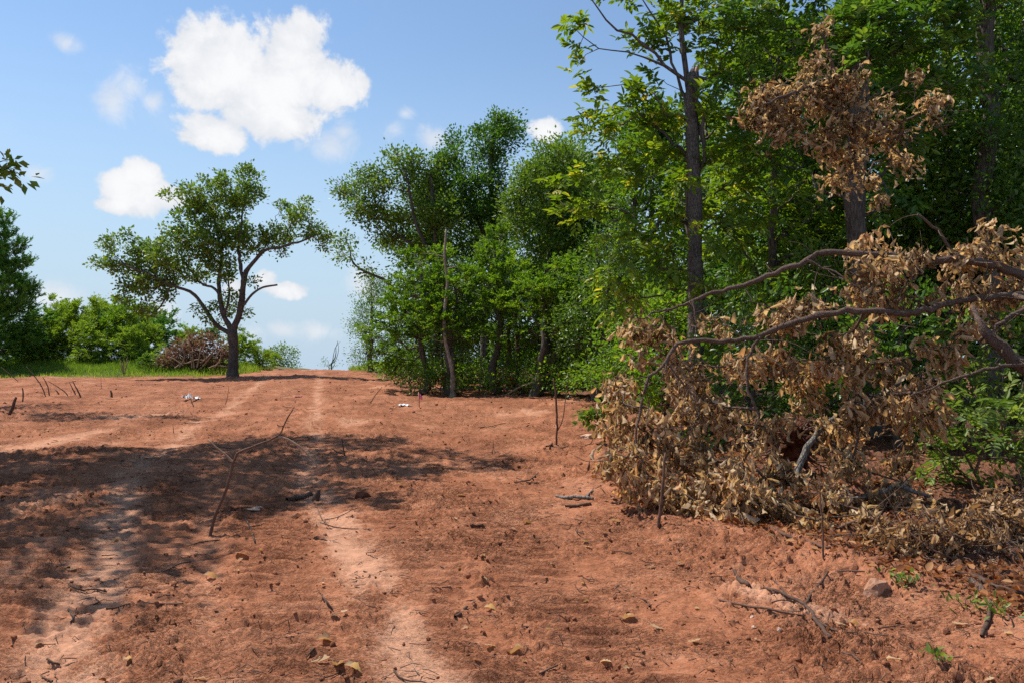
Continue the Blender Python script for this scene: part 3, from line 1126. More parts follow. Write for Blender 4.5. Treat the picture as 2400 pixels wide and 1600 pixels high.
# --- middle wood line, right of the road
WOOD = 'trees of the wood right of the road'
lobe_tree('oak_tree', 'oak at the wood edge whose rounded crown leans out towards the road', 27, 21, 1062,
          [(814, 441, 34, 24), (873, 436, 58, 42), (946, 387, 50, 38), (995, 436, 60, 50), (897, 505, 60, 34), (843, 495, 34, 24), (971, 505, 60, 44),
           (922, 562, 50, 24), (809, 566, 22, 13), (863, 633, 17, 14), (799, 603, 12, 7, 0, 1.5), (1045, 505, 50, 50), (1020, 400, 45, 40), (820, 590, 12, 12), (1000, 570, 50, 40)],
          'oak', dens=19, per=54, spread=.17, r0=.15, r1=.06, top=(1010, 420), group=WOOD, size=(.115, .068),
          limbs=[wl([(1050, 690), (950, 690), (900, 655), (862, 640), (830, 618), (815, 575)], 27, .07, .02, -.3),
                 wl([(1040, 600), (960, 570), (900, 520), (850, 490)], 27, .07, .025, .4), wl([(1045, 640), (990, 560), (970, 500), (950, 400)], 27, .08, .03, -.5)])
lobe_tree('oak_tree', 'tallest oak of the wood edge with two vine-covered tops against the sky', 28, 22, 1140,
          [(1185, 297, 40, 26), (1123, 304, 28, 24), (1167, 338, 42, 34), (1138, 377, 44, 38), (1064, 330, 20, 28), (1059, 372, 34, 34), (1157, 436, 38, 48), (1094, 426, 44, 48),
           (1143, 500, 44, 44), (1090, 500, 40, 50), (1212, 300, 18, 12, 0, 1.4), (1170, 275, 15, 12, 0, 1.5), (1100, 570, 50, 40), (1160, 570, 45, 40), (1210, 335, 15, 12)],
          'oak_dark', dens=19, per=54, spread=.17, r0=.16, r1=.05, top=(1155, 320), group=WOOD, size=(.115, .068),
          limbs=[wl([(1140, 560), (1100, 480), (1070, 400), (1062, 335)], 28, .08, .03, .4)])
lobe_tree('oak_tree', 'olive oak with a dome-shaped top between the tall oak and near trees', 25, 23, 1275,
          [(1305, 367, 52, 32), (1265, 417, 58, 48), (1329, 426, 60, 50), (1241, 487, 58, 56), (1315, 505, 70, 58), (1265, 552, 60, 50), (1240, 400, 25, 25), (1360, 480, 50, 60), (1340, 570, 60, 50),
           (1330, 360, 30, 20), (1275, 350, 20, 15), (1205, 455, 34, 40), (1215, 520, 40, 40)],
          'oak', dens=19, per=54, spread=.17, r0=.14, r1=.05, top=(1295, 390), group=WOOD, size=(.105, .06))
lobe_tree('elm_tree', 'feathery bright green elm at the left end of the wood edge', 23.6, 24, 1000,
          [(971, 657, 66, 46), (1025, 603, 48, 28), (922, 721, 52, 46), (897, 790, 56, 48), (1000, 700, 50, 46), (960, 760, 60, 40), (935, 830, 48, 36), (905, 850, 40, 24), (960, 610, 30, 20)],
          'elm', 'spray', dens=24, per=36, size=(.068, .038), r0=.10, r1=.03, top=(985, 620), group=WOOD, droop=.25, length=.45, bf=.25)
lobe_tree('elm_tree', 'bright green elm in front of the tallest oak', 22.8, 25, 1052,
          [(1045, 700, 60, 48), (1060, 770, 62, 46), (1110, 720, 55, 50), (1020, 760, 40, 40), (1120, 790, 50, 35), (1010, 640, 30, 24), (1080, 650, 40, 30)],
          'elm', 'spray', dens=24, per=36, size=(.068, .038), r0=.12, r1=.03, top=(1060, 660), group=WOOD, droop=.25, length=.45, bf=.25)
lobe_tree('elm_tree', 'upright elm with feathery shoots pointing above the understory', 23.2, 26, 1165,
          [(1153, 610, 56, 46), (1150, 672, 72, 46), (1205, 660, 60, 50), (1140, 560, 16, 24), (1180, 560, 14, 22), (1190, 730, 70, 46), (1125, 640, 30, 34), (1170, 780, 50, 30)],
          'elm', 'spray', dens=24, per=36, size=(.068, .036), r0=.12, r1=.03, top=(1158, 590), group=WOOD, droop=.15, length=.5, bf=.25, rise=.45)
lobe_tree('elm_tree', 'broad shaded elm in the middle of the wood edge', 21.6, 27, 1250,
          [(1290, 721, 84, 56), (1240, 690, 60, 50), (1315, 775, 76, 36), (1364, 672, 70, 70), (1240, 770, 60, 40), (1390, 750, 60, 50), (1300, 650, 60, 50)],
          'elm', 'spray', dens=22, per=36, size=(.068, .038), r0=.14, r1=.03, top=(1290, 660), group=WOOD, droop=.3, length=.5, bf=.25)
lobe_tree('ash_tree', 'leafy ash overhanging the far end of the cleared ground', 20, 28, 1400,
          [(1350, 760, 80, 40), (1420, 700, 90, 70), (1450, 800, 80, 60), (1380, 820, 60, 40), (1480, 620, 80, 80), (1420, 590, 60, 60), (1340, 800, 40, 26)],
          'ash', 'clump', dens=17, per=44, spread=.19, size=(.09, .045), r0=.13, r1=.04, top=(1430, 600), group=WOOD)
lobe_tree('willow_tree', 'pale green small tree on the grassy crest at the end of the wood', 36, 29, 870,
          [(863, 715, 34, 44), (850, 770, 36, 34), (890, 690, 34, 40), (845, 838, 30, 16), (880, 810, 40, 40), (835, 760, 20, 14), (875, 655, 20, 25)],
          'ash', 'clump', dens=16, per=40, spread=.19, size=(.10, .045), r0=.11, r1=.03, top=(870, 690), group=WOOD)

# low green saplings under the wood edge
SAP = [(965, 24.2, 868, 40, 34, 'leafy sapling at the left foot of the wood edge'), (1008, 23.2, 872, 34, 30, 'low green sapling between elm trunks at the wood edge'),
       (1092, 24.2, 866, 42, 34, 'shaded sapling behind the thick pale trunk of the wood edge'), (1150, 25.5, 858, 46, 36, 'dim green sapling deep between the oak trunks'),
       (1228, 24.0, 862, 50, 38, 'sunlit green sapling in the gap right of the reddish trunk'), (1335, 21.5, 868, 56, 40, 'sapling under the broad shaded elm'),
       (1055, 27, 850, 44, 38, 'sapling far back in the wood behind the pale snag'), (1290, 26, 840, 60, 46, 'tall sapling far back in the shade of the wood'),
       (1180, 29, 820, 70, 46, 'spreading sapling filling the dark gap between oaks'), (930, 27, 858, 44, 30, 'bushy sapling at the far left corner of the wood'),
       (1270, 22.0, 885, 40, 26, 'low leafy sapling at the foot of the big brown trunk'), (1125, 23.4, 880, 36, 26, 'low sapling at the foot of the dark thick trunk'),
       (985, 22.6, 890, 30, 20, 'low bush at the dirt edge below the feathery elm'), (1078, 22.4, 892, 30, 20, 'low bush at the dirt edge right of the rust-red brush'),
       (1158, 22.3, 893, 26, 18, 'low bush just left of the rust-red brush by the reddish trunk'), (1222, 22.0, 893, 28, 20, 'low bush at the dirt edge right of the reddish trunk'), (1345, 20.2, 890, 40, 28, 'low bush at the dirt edge below the leafy ash'),
       (1395, 19, 880, 50, 34, 'sapling beside the leafy ash at the edge of the clearing')]
for i, (px, d, py, rx, ry, lab) in enumerate(SAP):
    lobe_tree('sapling', lab, d, 300 + i, px, [(px, py, rx, ry), (px - rx * .4, py + 12, rx * .6, ry * .6), (px + rx * .4, py - 14, rx * .6, ry * .6)],
              'elm' if i % 3 else 'ash', 'clump', dens=16, per=40, spread=.16, size=(.085, .05), r0=.03, r1=.012, min_up=.2, cat='sapling', group='saplings in the wood')


# bare trunks standing in the wood edge
def bare_trunk(name, label, px0, px1, py1, d, r0, r1, mat, seed, cat='trunk', twigs=3, wob=.6):
    r0, r1 = r0 * .8, r1 * .8
    rng = np.random.default_rng(seed)
    base = on_ground(px0, d)
    mb = MB()
    Q = spline(trunk_line(px0, px1, py1, d, r0, r1, 7, r0 * wob, rng), .12)
    Q[:, 3] *= 1 + rng.uniform(-.12, .12, len(Q))
    X, Fc = tube(Q[:, :3], Q[:, 3], 9, True, .07, rng)
    mb.add(X, Fc)
    root = empty(name, base, label, cat)
    link('trunk', mb.mesh('trunk', M[mat], base), root)
    for k in range(twigs):
        i = int(rng.integers(len(Q) // 3, len(Q)))
        p = Q[i, :3]
        e = p + np.array([rng.uniform(-1, 1), rng.uniform(-.5, .3), rng.uniform(.0, .6)]) * rng.uniform(.3, .8)
        m = (p + e) / 2 + rng.normal(0, .06, 3)
        S = spline(np.array([[*p, r0 * .22], [*m, r0 * .15], [*e, r0 * .07]]), .1)
        b = MB()
        b.add(*tube(S[:, :3], S[:, 3], 4))
        link('twig', b.mesh('twig', M[mat], base), root)
    return root


bare_trunk('tree_trunk', 'thick pale trunk at the wood edge left of the brown brush', 1060, 1064, 720, 24.4, .105, .09, 'bark_lichen', 401)
bare_trunk('dead_snag', 'broken pale snag rising above the elms of the wood edge', 1062, 1046, 538, 22.2, .085, .035, 'snag_wood', 402, 'snag', 5, 1.0)
bare_trunk('tree_trunk', 'reddish leaning trunk at the wood edge beside the rust-coloured brush', 1188, 1196, 720, 24.2, .075, .055, 'bark_red', 403)
bare_trunk('tree_trunk', 'dark thick trunk in the shade between two pale trunks', 1138, 1142, 700, 25.5, .11, .09, 'bark', 404)
bare_trunk('tree_trunk', 'slim grey trunk just left of the dark thick trunk', 1082, 1088, 720, 24.5, .045, .035, 'bark', 405)
bare_trunk('tree_trunk', 'slim dark trunk left of the thick pale trunk', 1040, 1036, 720, 24.8, .06, .045, 'bark', 406)
bare_trunk('tree_trunk', 'dark trunk right of the reddish leaning trunk', 1212, 1208, 700, 24.4, .085, .07, 'bark_red', 407)
bare_trunk('tree_trunk', 'big brown trunk behind the leaning bare stick', 1302, 1306, 700, 23, .12, .10, 'bark_red', 408)
bare_trunk('tree_trunk', 'thin trunk far back between reddish trunk and big brown trunk', 1258, 1262, 720, 26, .05, .04, 'bark', 409)

# --- filler trees deeper in the wood: three built, the rest copies
FILL = 'trees deep inside the wood'


def filler(label, x, y, seed, h, mat, kind):
    t = Tree(seed)
    base = np.array([x, y, gz(x, y)])
    t.limb([[*(base - [0, 0, .1]), .17], [*(base + [.1, 0, h * .3]), .13], [*(base + [-.05, .1, h * .6]), .09], [*(base + [.05, 0, h * .9]), .03]], .3, .03)
    lob = []
    for k in range(22):
        a = t.rng.uniform(0, 2 * PI)
        z = t.rng.uniform(.10, .95)
        rr = 2.2 * math.sin(PI * min(1, z + .1)) ** .5 * t.rng.uniform(.3, 1)
        s = t.rng.uniform(.7, 1.2)
        lob.append(((base[0] + rr * math.cos(a), base[1] + rr * math.sin(a), base[2] + z * h), (s, s, s * .75), 1))
    tips = sample_lobes(t.rng, lob, 11)
    t.grow(tips, .3, 4, .07, .08, base[2] + .5)
    c = base + np.array([0, 0, h * .5])
    lv = clump_leaves(t.rng, t.tips, 44, .21, c) if kind == 'clump' else spray_leaves(t.rng, t.tips, 17, 3, .5, c)
    return finish('woodland_tree', label, 'tree', base, t, M[mat], M['bark'], lv, T_RHOMB, .13 if kind == 'clump' else .075, .075 if kind == 'clump' else .045, FILL)


f1 = filler('dark tree deep in the wood behind the dome-topped oak', 3.2, 29.5, 501, 8.2, 'oak_dark', 'clump')
f2 = filler('green tree deep in the wood behind the tallest oak', -1.2, 33, 502, 7.6, 'elm', 'spray')
f3 = filler('leafy tree deep in the wood behind the broken-topped trunk', 6.5, 20, 503, 8.6, 'ash', 'clump')
for (src, x, y, rz, s, lab) in [
        (f1, -3.0, 31.5, 1.3, .95, 'dark tree behind the leaning oak crown of the wood edge'),
        (f3, 1.2, 31, 2.1, 1.0, 'leafy tree behind the gap right of the tallest oak'),
        (f1, 9.5, 22, .7, 1.2, 'tall dark tree at the back of the near wood'),
        (f2, 6.0, 26, 2.6, 1.1, 'green tree at the back between near wood and wood edge'),
        (f3, 13.0, 19, 4.0, 1.15, 'leafy tree at the back of the right picture edge'),
        (f1, 11.5, 16, 5.1, 1.05, 'dark tree behind the dead leaf cluster'),
        (f3, 8.4, 15.2, 3.0, 1.1, 'leafy tree behind the big dark trunk'),
        (f1, 5.6, 16.6, 2.2, 1.0, 'dark tree just behind the broken-topped trunk'),
        (f2, 3.4, 21.5, 1.7, .9, 'feathery tree behind the overhanging ash'),
        (f1, 12.5, 13.0, 1.1, 1.1, 'dark tree at the right picture edge behind the fallen limbs'),
        (f3, 16.5, 16, .4, 1.2, 'leafy tree in the far right corner of the wood'),
        (f2, 9.3, 18.5, 4.4, 1.1, 'feathery tree deep behind the big dark trunk'),
        (f1, 4.2, 24.0, 2.9, 1.05, 'dark tree closing the gap behind the broad shaded elm'),
        (f3, 2.2, 27.0, .3, 1.0, 'leafy tree closing the gap behind the dome-topped oak'),
        (f1, -3.6, 36, 3.3, .8, 'small dark tree behind the feathery left end of the wood')]:
    copy_tree(src, (x, y, gz(x, y)), rz, (s, s, s), lab)


# ------------------------------------------------------------------ near trees on the right
def high_lobes(px, d, spec):  # unseen upper crowns, put in to shade the near wood below
    """crown above the picture's upper edge: (dx, dy, height, radius, weight)"""
    b = on_ground(px, d)
    return [((b[0] + dx, b[1] + dy, b[2] + h), (r, r, r * .7), wt) for dx, dy, h, r, wt in spec]


NEAR = 'near trees on the right'
lobe_tree('hickory_tree', 'hickory with sunlit yellow-green leaves reaching left over the broken-topped trunk', 12.2, 41, 1655,
          [(1342, 52, 32, 22, -.6, .5), (1361, 140, 32, 42, -.6, .7), (1494, 105, 55, 36, -.4, .7), (1566, 95, 60, 55, 0), (1613, 60, 60, 50, .2), (1494, 195, 60, 38, -.2), (1423, 286, 74, 46, -.4),
           (1494, 267, 84, 56), (1399, 400, 70, 36, -.6, .8), (1316, 424, 18, 22, -.8), (1494, 381, 95, 56, .2), (1380, 470, 80, 44, -.5, .8), (1518, 524, 86, 56, -.4), (1690, 300, 60, 90, .4), (1580, 330, 60, 90, .5),
           (1560, 600, 70, 50, -.5), (1440, 560, 60, 36, -.6, .8), (1660, 110, 80, 80, .6), (1700, 440, 70, 80, .6), (1600, 450, 60, 60, .7), (1480, 640, 60, 30, -.6), (1395, 230, 34, 26, -.5, .6), (1650, 240, 36, 30, -.7, .7), (1610, 400, 40, 34, -.7, .7), (1650, 560, 44, 30, -.8, .7), (1600, 660, 50, 30, -.7, .8), (1720, 360, 60, 50, -.4), (1740, 520, 60, 60, -.4), (1450, 700, 60, 40, -.2, .8)],
          'hick', 'compound', 'bark', dens=15, per=6, size=(.125, .052), r0=.10, r1=.03, top=(1600, -60), single=300, group=NEAR, thick=1.1, dspread=.35, tmpl=T_OVAL, min_up=1.8,
          limbs=[wl([(1655, 420), (1640, 235), (1560, 150), (1480, 85), (1420, 50), (1380, -10)], 12, .035, .008, -.7),
                 wl([(1650, 330), (1600, 210), (1570, 120), (1545, 50), (1500, -10)], 12, .03, .008, .2), wl([(1560, 150), (1470, 125), (1400, 110), (1340, 60)], 11.7, .014, .005, -.3)],
          extra=high_lobes(1655, 12.2, [(0, .4, 7.6, 1.2, .5), (-.9, 0, 7.2, .8, .4), (1.0, .8, 7.4, 1.1, .5), (.2, .4, 8.8, .9, .5)]))
lobe_tree('ash_tree', 'tall ash with a big dark trunk behind the dead leaf cluster', 11.4, 42, 2020,
          [(2090, 50, 130, 80, -.4), (2190, 80, 90, 70, -.6), (1756, 48, 110, 60, .3), (1850, 120, 100, 70, .5), (1990, 60, 90, 70), (1960, 180, 90, 60, .7), (2120, 200, 80, 60, .4), (2230, 180, 70, 60, .1), (1900, 440, 60, 50, .2), (2100, 480, 60, 50, .2), (2060, 120, 70, 60, -.5), (2015, 60, 50, 50, -.9), (2025, 170, 44, 44, -.9),
           (1740, 180, 60, 50, .5), (2130, 330, 80, 50, .6), (1830, 330, 70, 60, .9), (1760, 280, 50, 40, .8), (2060, 420, 60, 40, 1.0), (2230, 30, 60, 50, -.8)],
          'ash', 'compound', 'bark', dens=16, per=6, size=(.12, .050), r0=.17, r1=.12, top=(2010, -80), single=300, group=NEAR, thick=1.1, dspread=.4, tmpl=T_OVAL, min_up=2.6,
          extra=high_lobes(2020, 11.4, [(.4, 1.0, 7.6, 1.4, .8), (1.2, 0, 7.0, 1.2, .8), (0, 0, 8.8, 1.2, .8), (-1.0, 1.6, 8.4, 1.1, .7), (2.2, .4, 8, 1.2, .7)]))
lobe_tree('ash_tree', 'shaded tree with a dark trunk at the upper right picture edge', 12.8, 43, 2320,
          [(2340, 310, 80, 60, -.4), (2360, 430, 70, 70, -.5), (2290, 420, 60, 60), (2350, 180, 60, 60), (2270, 330, 50, 60, .3), (2380, 540, 60, 60), (2280, 520, 60, 50, .2), (2340, 60, 80, 60, .5), (2420, 250, 60, 120)],
          'ash', 'clump', 'bark', dens=16, per=40, spread=.17, size=(.105, .05), r0=.16, r1=.12, top=(2325, -60), group=NEAR, dspread=.5, tmpl=T_OVAL, min_up=1.6,
          extra=high_lobes(2320, 12.8, [(0, 0, 7.6, 1.5, .5), (1.3, .5, 7.0, 1.4, .5), (-1.2, .8, 8.2, 1.4, .5)]))
lobe_tree('hickory_tree', 'dim yellow-green hickory in the shade between the two near trunks', 14.2, 44, 1800,
          [(1760, 400, 90, 60), (1860, 460, 90, 70), (1780, 520, 90, 60), (1900, 560, 80, 60, .5), (1720, 590, 80, 60), (1850, 640, 90, 60), (1680, 470, 70, 70, .4), (1950, 480, 70, 80, .8), (1800, 700, 100, 60),
           (1930, 350, 80, 80, .6), (2110, 560, 90, 90, .4), (2200, 460, 80, 80, .6), (2120, 420, 70, 70, .6)],
          'hick', 'compound', 'bark', dens=13, per=6, size=(.12, .05), r0=.10, r1=.05, top=(1810, 330), group=NEAR, dspread=.5, tmpl=T_OVAL, min_up=1.2,
          extra=high_lobes(1800, 14.2, [(0, 0, 6.6, 1.4, .5), (1.3, .3, 7.4, 1.5, .5), (2.4, .3, 6.4, 1.4, .5), (-.6, .5, 7.8, 1.3, .4)]))
UND = 'young trees behind the fallen limbs'
for i, (px, d, lob, mat, lab) in enumerate([
        (1560, 13.0, [(1520, 720, 80, 50), (1600, 760, 80, 60), (1500, 830, 70, 60), (1570, 870, 90, 60), (1640, 840, 70, 70), (1530, 930, 70, 50)], 'elm', 'young green tree behind the left end of the fallen limbs'),
        (1740, 11.0, [(1700, 760, 80, 60), (1790, 720, 70, 60), (1720, 860, 90, 70), (1820, 860, 80, 70), (1760, 960, 90, 60), (1680, 980, 70, 50)], 'ash', 'young ash seen between the two long fallen limbs'),
        (2100, 10.2, [(2060, 780, 90, 60), (2160, 720, 80, 70), (2120, 860, 90, 60), (2210, 850, 80, 70), (2010, 900, 80, 60), (2180, 980, 90, 60)], 'ash', 'young ash in the shade under the right fallen limbs'),
        (2330, 9.4, [(2300, 780, 90, 60), (2370, 720, 70, 80), (2340, 880, 80, 60), (2390, 960, 70, 60), (2270, 920, 60, 60)], 'bright', 'young light green tree at the right picture edge below the fallen limbs'),
        (1930, 12.5, [(1900, 640, 80, 60), (1980, 700, 80, 60), (1930, 800, 80, 60), (1880, 900, 80, 60), (1990, 900, 70, 60), (1900, 1000, 90, 50)], 'ash', 'young tree at the foot of the big dark trunk'),
        (1440, 17.0, [(1440, 800, 70, 46), (1480, 870, 60, 40), (1410, 880, 50, 30), (1500, 760, 60, 50)], 'elm', 'young tree at the far left behind the dry hanging leaves')]):
    lobe_tree('young_tree', lab, d, 60 + i, px, lob, mat, 'clump', 'bark', dens=15, per=40, spread=.15, size=(.10, .048), r0=.045, r1=.015, group=UND, dspread=.4, tmpl=T_OVAL, min_up=.3, cat='tree')


# the trunk with the broken top
def broken_trunk():
    d = 12.0
    rng = np.random.default_rng(71)
    base = on_ground(1632, d)
    root = empty('broken_tree', base, 'slender trunk with a splintered broken top standing behind the dry branches', 'tree')
    Q = spline(np.array([[*(base - [0, 0, .1]), .15], *[[*W(px, py, d), r] for px, py, r in [(1630, 800, .115), (1628, 650, .11), (1630, 500, .105), (1626, 400, .10), (1622, 300, .10), (1618, 240, .095), (1626, 195, .095), (1624, 172, .085)]]]), .12)
    mb = MB()
    mb.add(*tube(Q[:, :3], Q[:, 3], 14, True, .07, rng))
    link('trunk', mb.mesh('trunk', M['bark_mid'], base), root)
    top = np.array(W(1626, 172, d))
    for k in range(5):
        a = k * 1.3
        p = top + np.array([math.cos(a) * .055, math.sin(a) * .055, -.08])
        sp = MB()
        hgt = rng.uniform(.1, .26)
        sp.add(*tube(np.array([p, p + [0, 0, hgt * .6], p + [rng.uniform(-.03, .03), 0, hgt]]), [.03, .02, .003], 5))
        link('splinter', sp.mesh('splinter', M['wood_fresh'], base), root)
    br = MB()
    S = spline(np.array([[*W(1636, 182, d), .03], [*W(1665, 190, d - .1), .022], [*W(1690, 215, d - .2), .012]]), .08)
    br.add(*tube(S[:, :3], S[:, 3], 5))
    link('branch', br.mesh('branch', M['bark'], base), root)


broken_trunk()


# ------------------------------------------------------------------ dead oak branches
def dead_leaves(rng, tips, per, spread, hang):
    """curled dry leaves hanging in bunches below each twig end"""
    n = len(tips) * per
    b = np.repeat(tips, per, axis=0)
    off = rng.normal(0, spread, (n, 3))
    off[:, 2] = off[:, 2] * .8 - spread * .4
    ax = unit(rng.normal(0, .6, (n, 3)) + np.array([0, 0, -hang]))
    nr = rng.normal(0, 1, (n, 3)) + np.array([-.5, -.5, .3])
    tint = np.clip(np.repeat(rng.normal(0, .2, len(tips)), per) + rng.beta(1.7, 1.7, n), 0, 1)
    return b + off, ax, nr, tint


def dead_thing(name, label, cat, base, tree, leafmat, barkmat, per, spread, hang, size, single, stems='branch'):
    root = empty(name, base, label, cat)
    wood = MB()
    tree.wood(wood, .0035, .42, 4, .03)
    for q in range(min(560, 2 * len(tree.tips))):           # fine bare twigs
        p = tree.pos[int(tree.rng.integers(len(tree.pos)))]
        e = p + tree.rng.normal(0, .16, 3) + np.array([0, -.05, -.04])
        e[2] = max(e[2], float(base_z(e[0], e[1])) + .03)
        S = spline(np.array([[*p, .0045], [*((p + e) / 2 + tree.rng.normal(0, .03, 3)), .0038], [*e, .0018]]), .08)
        wood.add(*tube(S[:, :3], S[:, 3], 4))
    link(stems, wood.mesh(stems, barkmat, base), root)
    pos, ax, nr, tint = dead_leaves(tree.rng, tree.tips, per, spread, hang)
    n = len(pos)
    ln = size * np.minimum(tree.rng.lognormal(0, .28, n), 1.55)
    wd = ln * tree.rng.uniform(.32, .62, n)
    var = tree.rng.integers(0, len(DEAD), n)
    # keep leaves above the soil
    g = base_z(pos[:, 0], pos[:, 1])
    low = pos[:, 2] < g + .03
    pos[low, 2] = g[low] + tree.rng.uniform(.02, .12, low.sum())
    keep = np.ones(n, bool)
    pick = visible_rank(pos)[::2][:single]
    keep[pick] = False
    mb = MB()
    for v in range(len(DEAD)):
        m = keep & (var == v)
        place_leaves(mb, DEAD[v], pos[m], ax[m], nr[m], ln[m], wd[m], tint[m])
        q = pick[var[pick] == v]
        leaf_objects(root, base, 'dead%d' % v, DEAD[v], leafmat, pos[q], ax[q], nr[q], ln[q], wd[q], tint[q], 'dry_leaf')
    o = link('dry_foliage', mb.mesh('dry_foliage', leafmat, base), root)
    o['kind'] = 'stuff'
    return root


def fallen_oak():
    t = Tree(81)
    L1 = [(2800, 980, 6.6, 0.1101), (2620, 800, 6.8, 0.0826), (2400, 648, 7.0, 0.0427), (2280, 614, 7.0, 0.0358), (2170, 608, 7.05, 0.0323), (2060, 597, 7.1, 0.0303), (1935, 592, 7.2, 0.0275), (1890, 612, 7.2, 0.0248), (1830, 632, 7.25, 0.0234), (1740, 668, 7.3, 0.0206),
          (1660, 692, 7.4, 0.0179), (1590, 718, 7.5, 0.0138), (1545, 730, 7.5, 0.0096), (1500, 748, 7.5, 0.0055)]
    t.limb([[*W(a, b, d), r] for a, b, d, r in L1], .07, .007)
    L2 = [(2620, 800, 6.8, 0.0482), (2450, 700, 6.9, 0.0310), (2300, 698, 6.85, 0.0289), (2200, 715, 6.8, 0.0275), (2130, 733, 6.8, 0.0268), (2030, 728, 6.8, 0.0255), (1940, 735, 6.85, 0.0248), (1850, 760, 6.9, 0.0234), (1780, 785, 6.95, 0.0220), (1690, 803, 7.0, 0.0200),
          (1640, 797, 7.0, 0.0186), (1588, 808, 7.0, 0.0172), (1560, 845, 6.95, 0.0151), (1512, 900, 6.9, 0.0138), (1498, 970, 6.85, 0.0117), (1490, 1035, 6.8, 0.0089), (1515, 1090, 6.75, 0.0055)]
    t.limb([[*W(a, b, d), r] for a, b, d, r in L2], .07, .007)
    for l in ([(1785, 785, 6.95, 0.0144), (1752, 850, 6.9, 0.0138), (1753, 915, 6.85, 0.0131), (1775, 975, 6.8, 0.0124), (1762, 1040, 6.75, 0.0103), (1740, 1090, 6.7, 0.0069)],
              [(2232, 610, 7.05, 0.0151), (2225, 580, 7.0, 0.0144), (2198, 540, 6.95, 0.0131), (2150, 503, 6.9, 0.0110)],
              [(2480, 900, 6.5, 0.0585), (2400, 860, 6.5, 0.0550), (2335, 802, 6.5, 0.0482), (2295, 755, 6.55, 0.0275), (2282, 718, 6.7, 0.0179)],
              [(2440, 700, 6.6, 0.0206), (2380, 735, 6.6, 0.0179), (2330, 772, 6.55, 0.0151), (2295, 800, 6.6, 0.0138)],
              [(2420, 850, 6.4, 0.0165), (2330, 862, 6.4, 0.0151), (2260, 880, 6.45, 0.0124), (2180, 910, 6.5, 0.0089), (2130, 930, 6.5, 0.0055)],
              [(1625, 705, 7.4, 0.0083), (1632, 760, 7.35, 0.0069), (1625, 800, 7.3, 0.0041)],
              [(1560, 845, 6.95, 0.0083), (1600, 900, 6.9, 0.0069), (1640, 960, 6.8, 0.0062), (1600, 1040, 6.7, 0.0041)],
              [(1895, 610, 7.2, 0.0089), (1985, 655, 7.0, 0.0076), (2040, 700, 6.9, 0.0055)],
              [(2170, 610, 7.05, 0.0096), (2130, 660, 6.9, 0.0069), (2100, 700, 6.8, 0.0041)]):
        t.limb([[*W(a, b, d), r] for a, b, d, r in l], .06, .006)
    lob = [(1478, 790, 50, 60, .5), (1452, 890, 50, 60, .4), (1432, 985, 46, 60, .3), (1480, 1070, 56, 56, .0), (1510, 1150, 60, 50, -.2), (1600, 850, 80, 50, .4), (1600, 950, 80, 60, .2), (1590, 1050, 80, 60), (1600, 1140, 90, 56, -.3),
           (1700, 1060, 70, 60, -.1), (1740, 1150, 80, 56, -.4), (1830, 1190, 70, 50, -.5), (1760, 830, 70, 46, .2), (1690, 745, 40, 24, .4), (1900, 700, 80, 40, .2), (2010, 650, 60, 40, .1), (2050, 600, 50, 40), (2130, 590, 70, 46, .1),
           (2300, 560, 60, 55, .1), (2370, 640, 50, 46), (2250, 660, 60, 40), (1990, 790, 80, 46, .1), (1890, 880, 70, 50, .2), (2130, 900, 76, 42), (2080, 970, 80, 46, .1), (2190, 960, 60, 40, .1), (2340, 520, 30, 30, .2), (1560, 1190, 60, 30, -.3),
           (2100, 690, 60, 40), (1420, 1060, 30, 30, .2), (1660, 1190, 70, 34, -.5), (1800, 1000, 60, 40, .5), (1960, 1010, 70, 40, .6), (1880, 1110, 60, 40, -.2), (2030, 560, 40, 30, .2), (2000, 1090, 60, 34, -.2), (2080, 1140, 60, 34, -.3), (1950, 1150, 60, 34, -.5), (1900, 1250, 50, 26, -.9), (2010, 1220, 60, 26, -.8), (2160, 1190, 50, 30, -.7), (1830, 1100, 50, 40, -.2), (2120, 1050, 50, 36, .2),
           (2240, 580, 50, 40, .1), (2390, 560, 40, 40, .1), (2330, 700, 50, 40, .1), (2200, 800, 50, 40), (1960, 860, 60, 40, .1), (1560, 765, 40, 30, .4), (1650, 890, 60, 40, .2), (1820, 730, 50, 36, .1), (1850, 830, 60, 40, .1), (2260, 770, 40, 40), (2050, 850, 60, 36, .1), (1540, 1000, 50, 50, .1), (1680, 960, 60, 40, .1), (2000, 930, 60, 36, .2)]
    lobes = px_lobes([(l[0], l[1] + (12 if l[1] < 900 else 0), l[2], l[3], (l[4] if len(l) > 4 else 0) + (.16 if l[1] < 900 else 0)) for l in lob], 6.9, rng=t.rng, thick=.9, dspread=.14)
    tips = sample_lobes(t.rng, lobes, 49)
    tips[:, 2] = np.maximum(tips[:, 2], base_z(tips[:, 0], tips[:, 1]) + .12)
    t.grow(tips, .12, 4, .08, .02)
    p = W(2800, 980, 6.6)
    base = np.array([p.x, p.y, gz(p.x, p.y)])
    dead_thing('fallen_oak', 'fallen oak top with long bare limbs and hanging dry tan leaves on the right', 'fallen tree', base, t, M['dead'], M['bark_dead'], 27, .064, 1.2, .084, 300, 'limbs')


fallen_oak()


def dead_bunch(name, label, seed, limbs, lob, d, mat, dens, per, size, single, hang=.6):
    t = Tree(seed)
    for l in limbs:
        t.limb([[*W(a, b, dd), r] for a, b, dd, r in l], .1, .006)
    tips = sample_lobes(t.rng, px_lobes(lob, d, rng=t.rng, thick=.9, dspread=.12), dens)
    tips[:, 2] = np.maximum(tips[:, 2], base_z(tips[:, 0], tips[:, 1]) + .06)
    t.grow(tips, .15, 4, .08, .02)
    p = W(*limbs[0][0][:3])
    base = np.array([p.x, p.y, gz(p.x, p.y)])
    return dead_thing(name, label, 'branch', base, t, M[mat], M['bark_dead'], per, .065, hang, size, single)


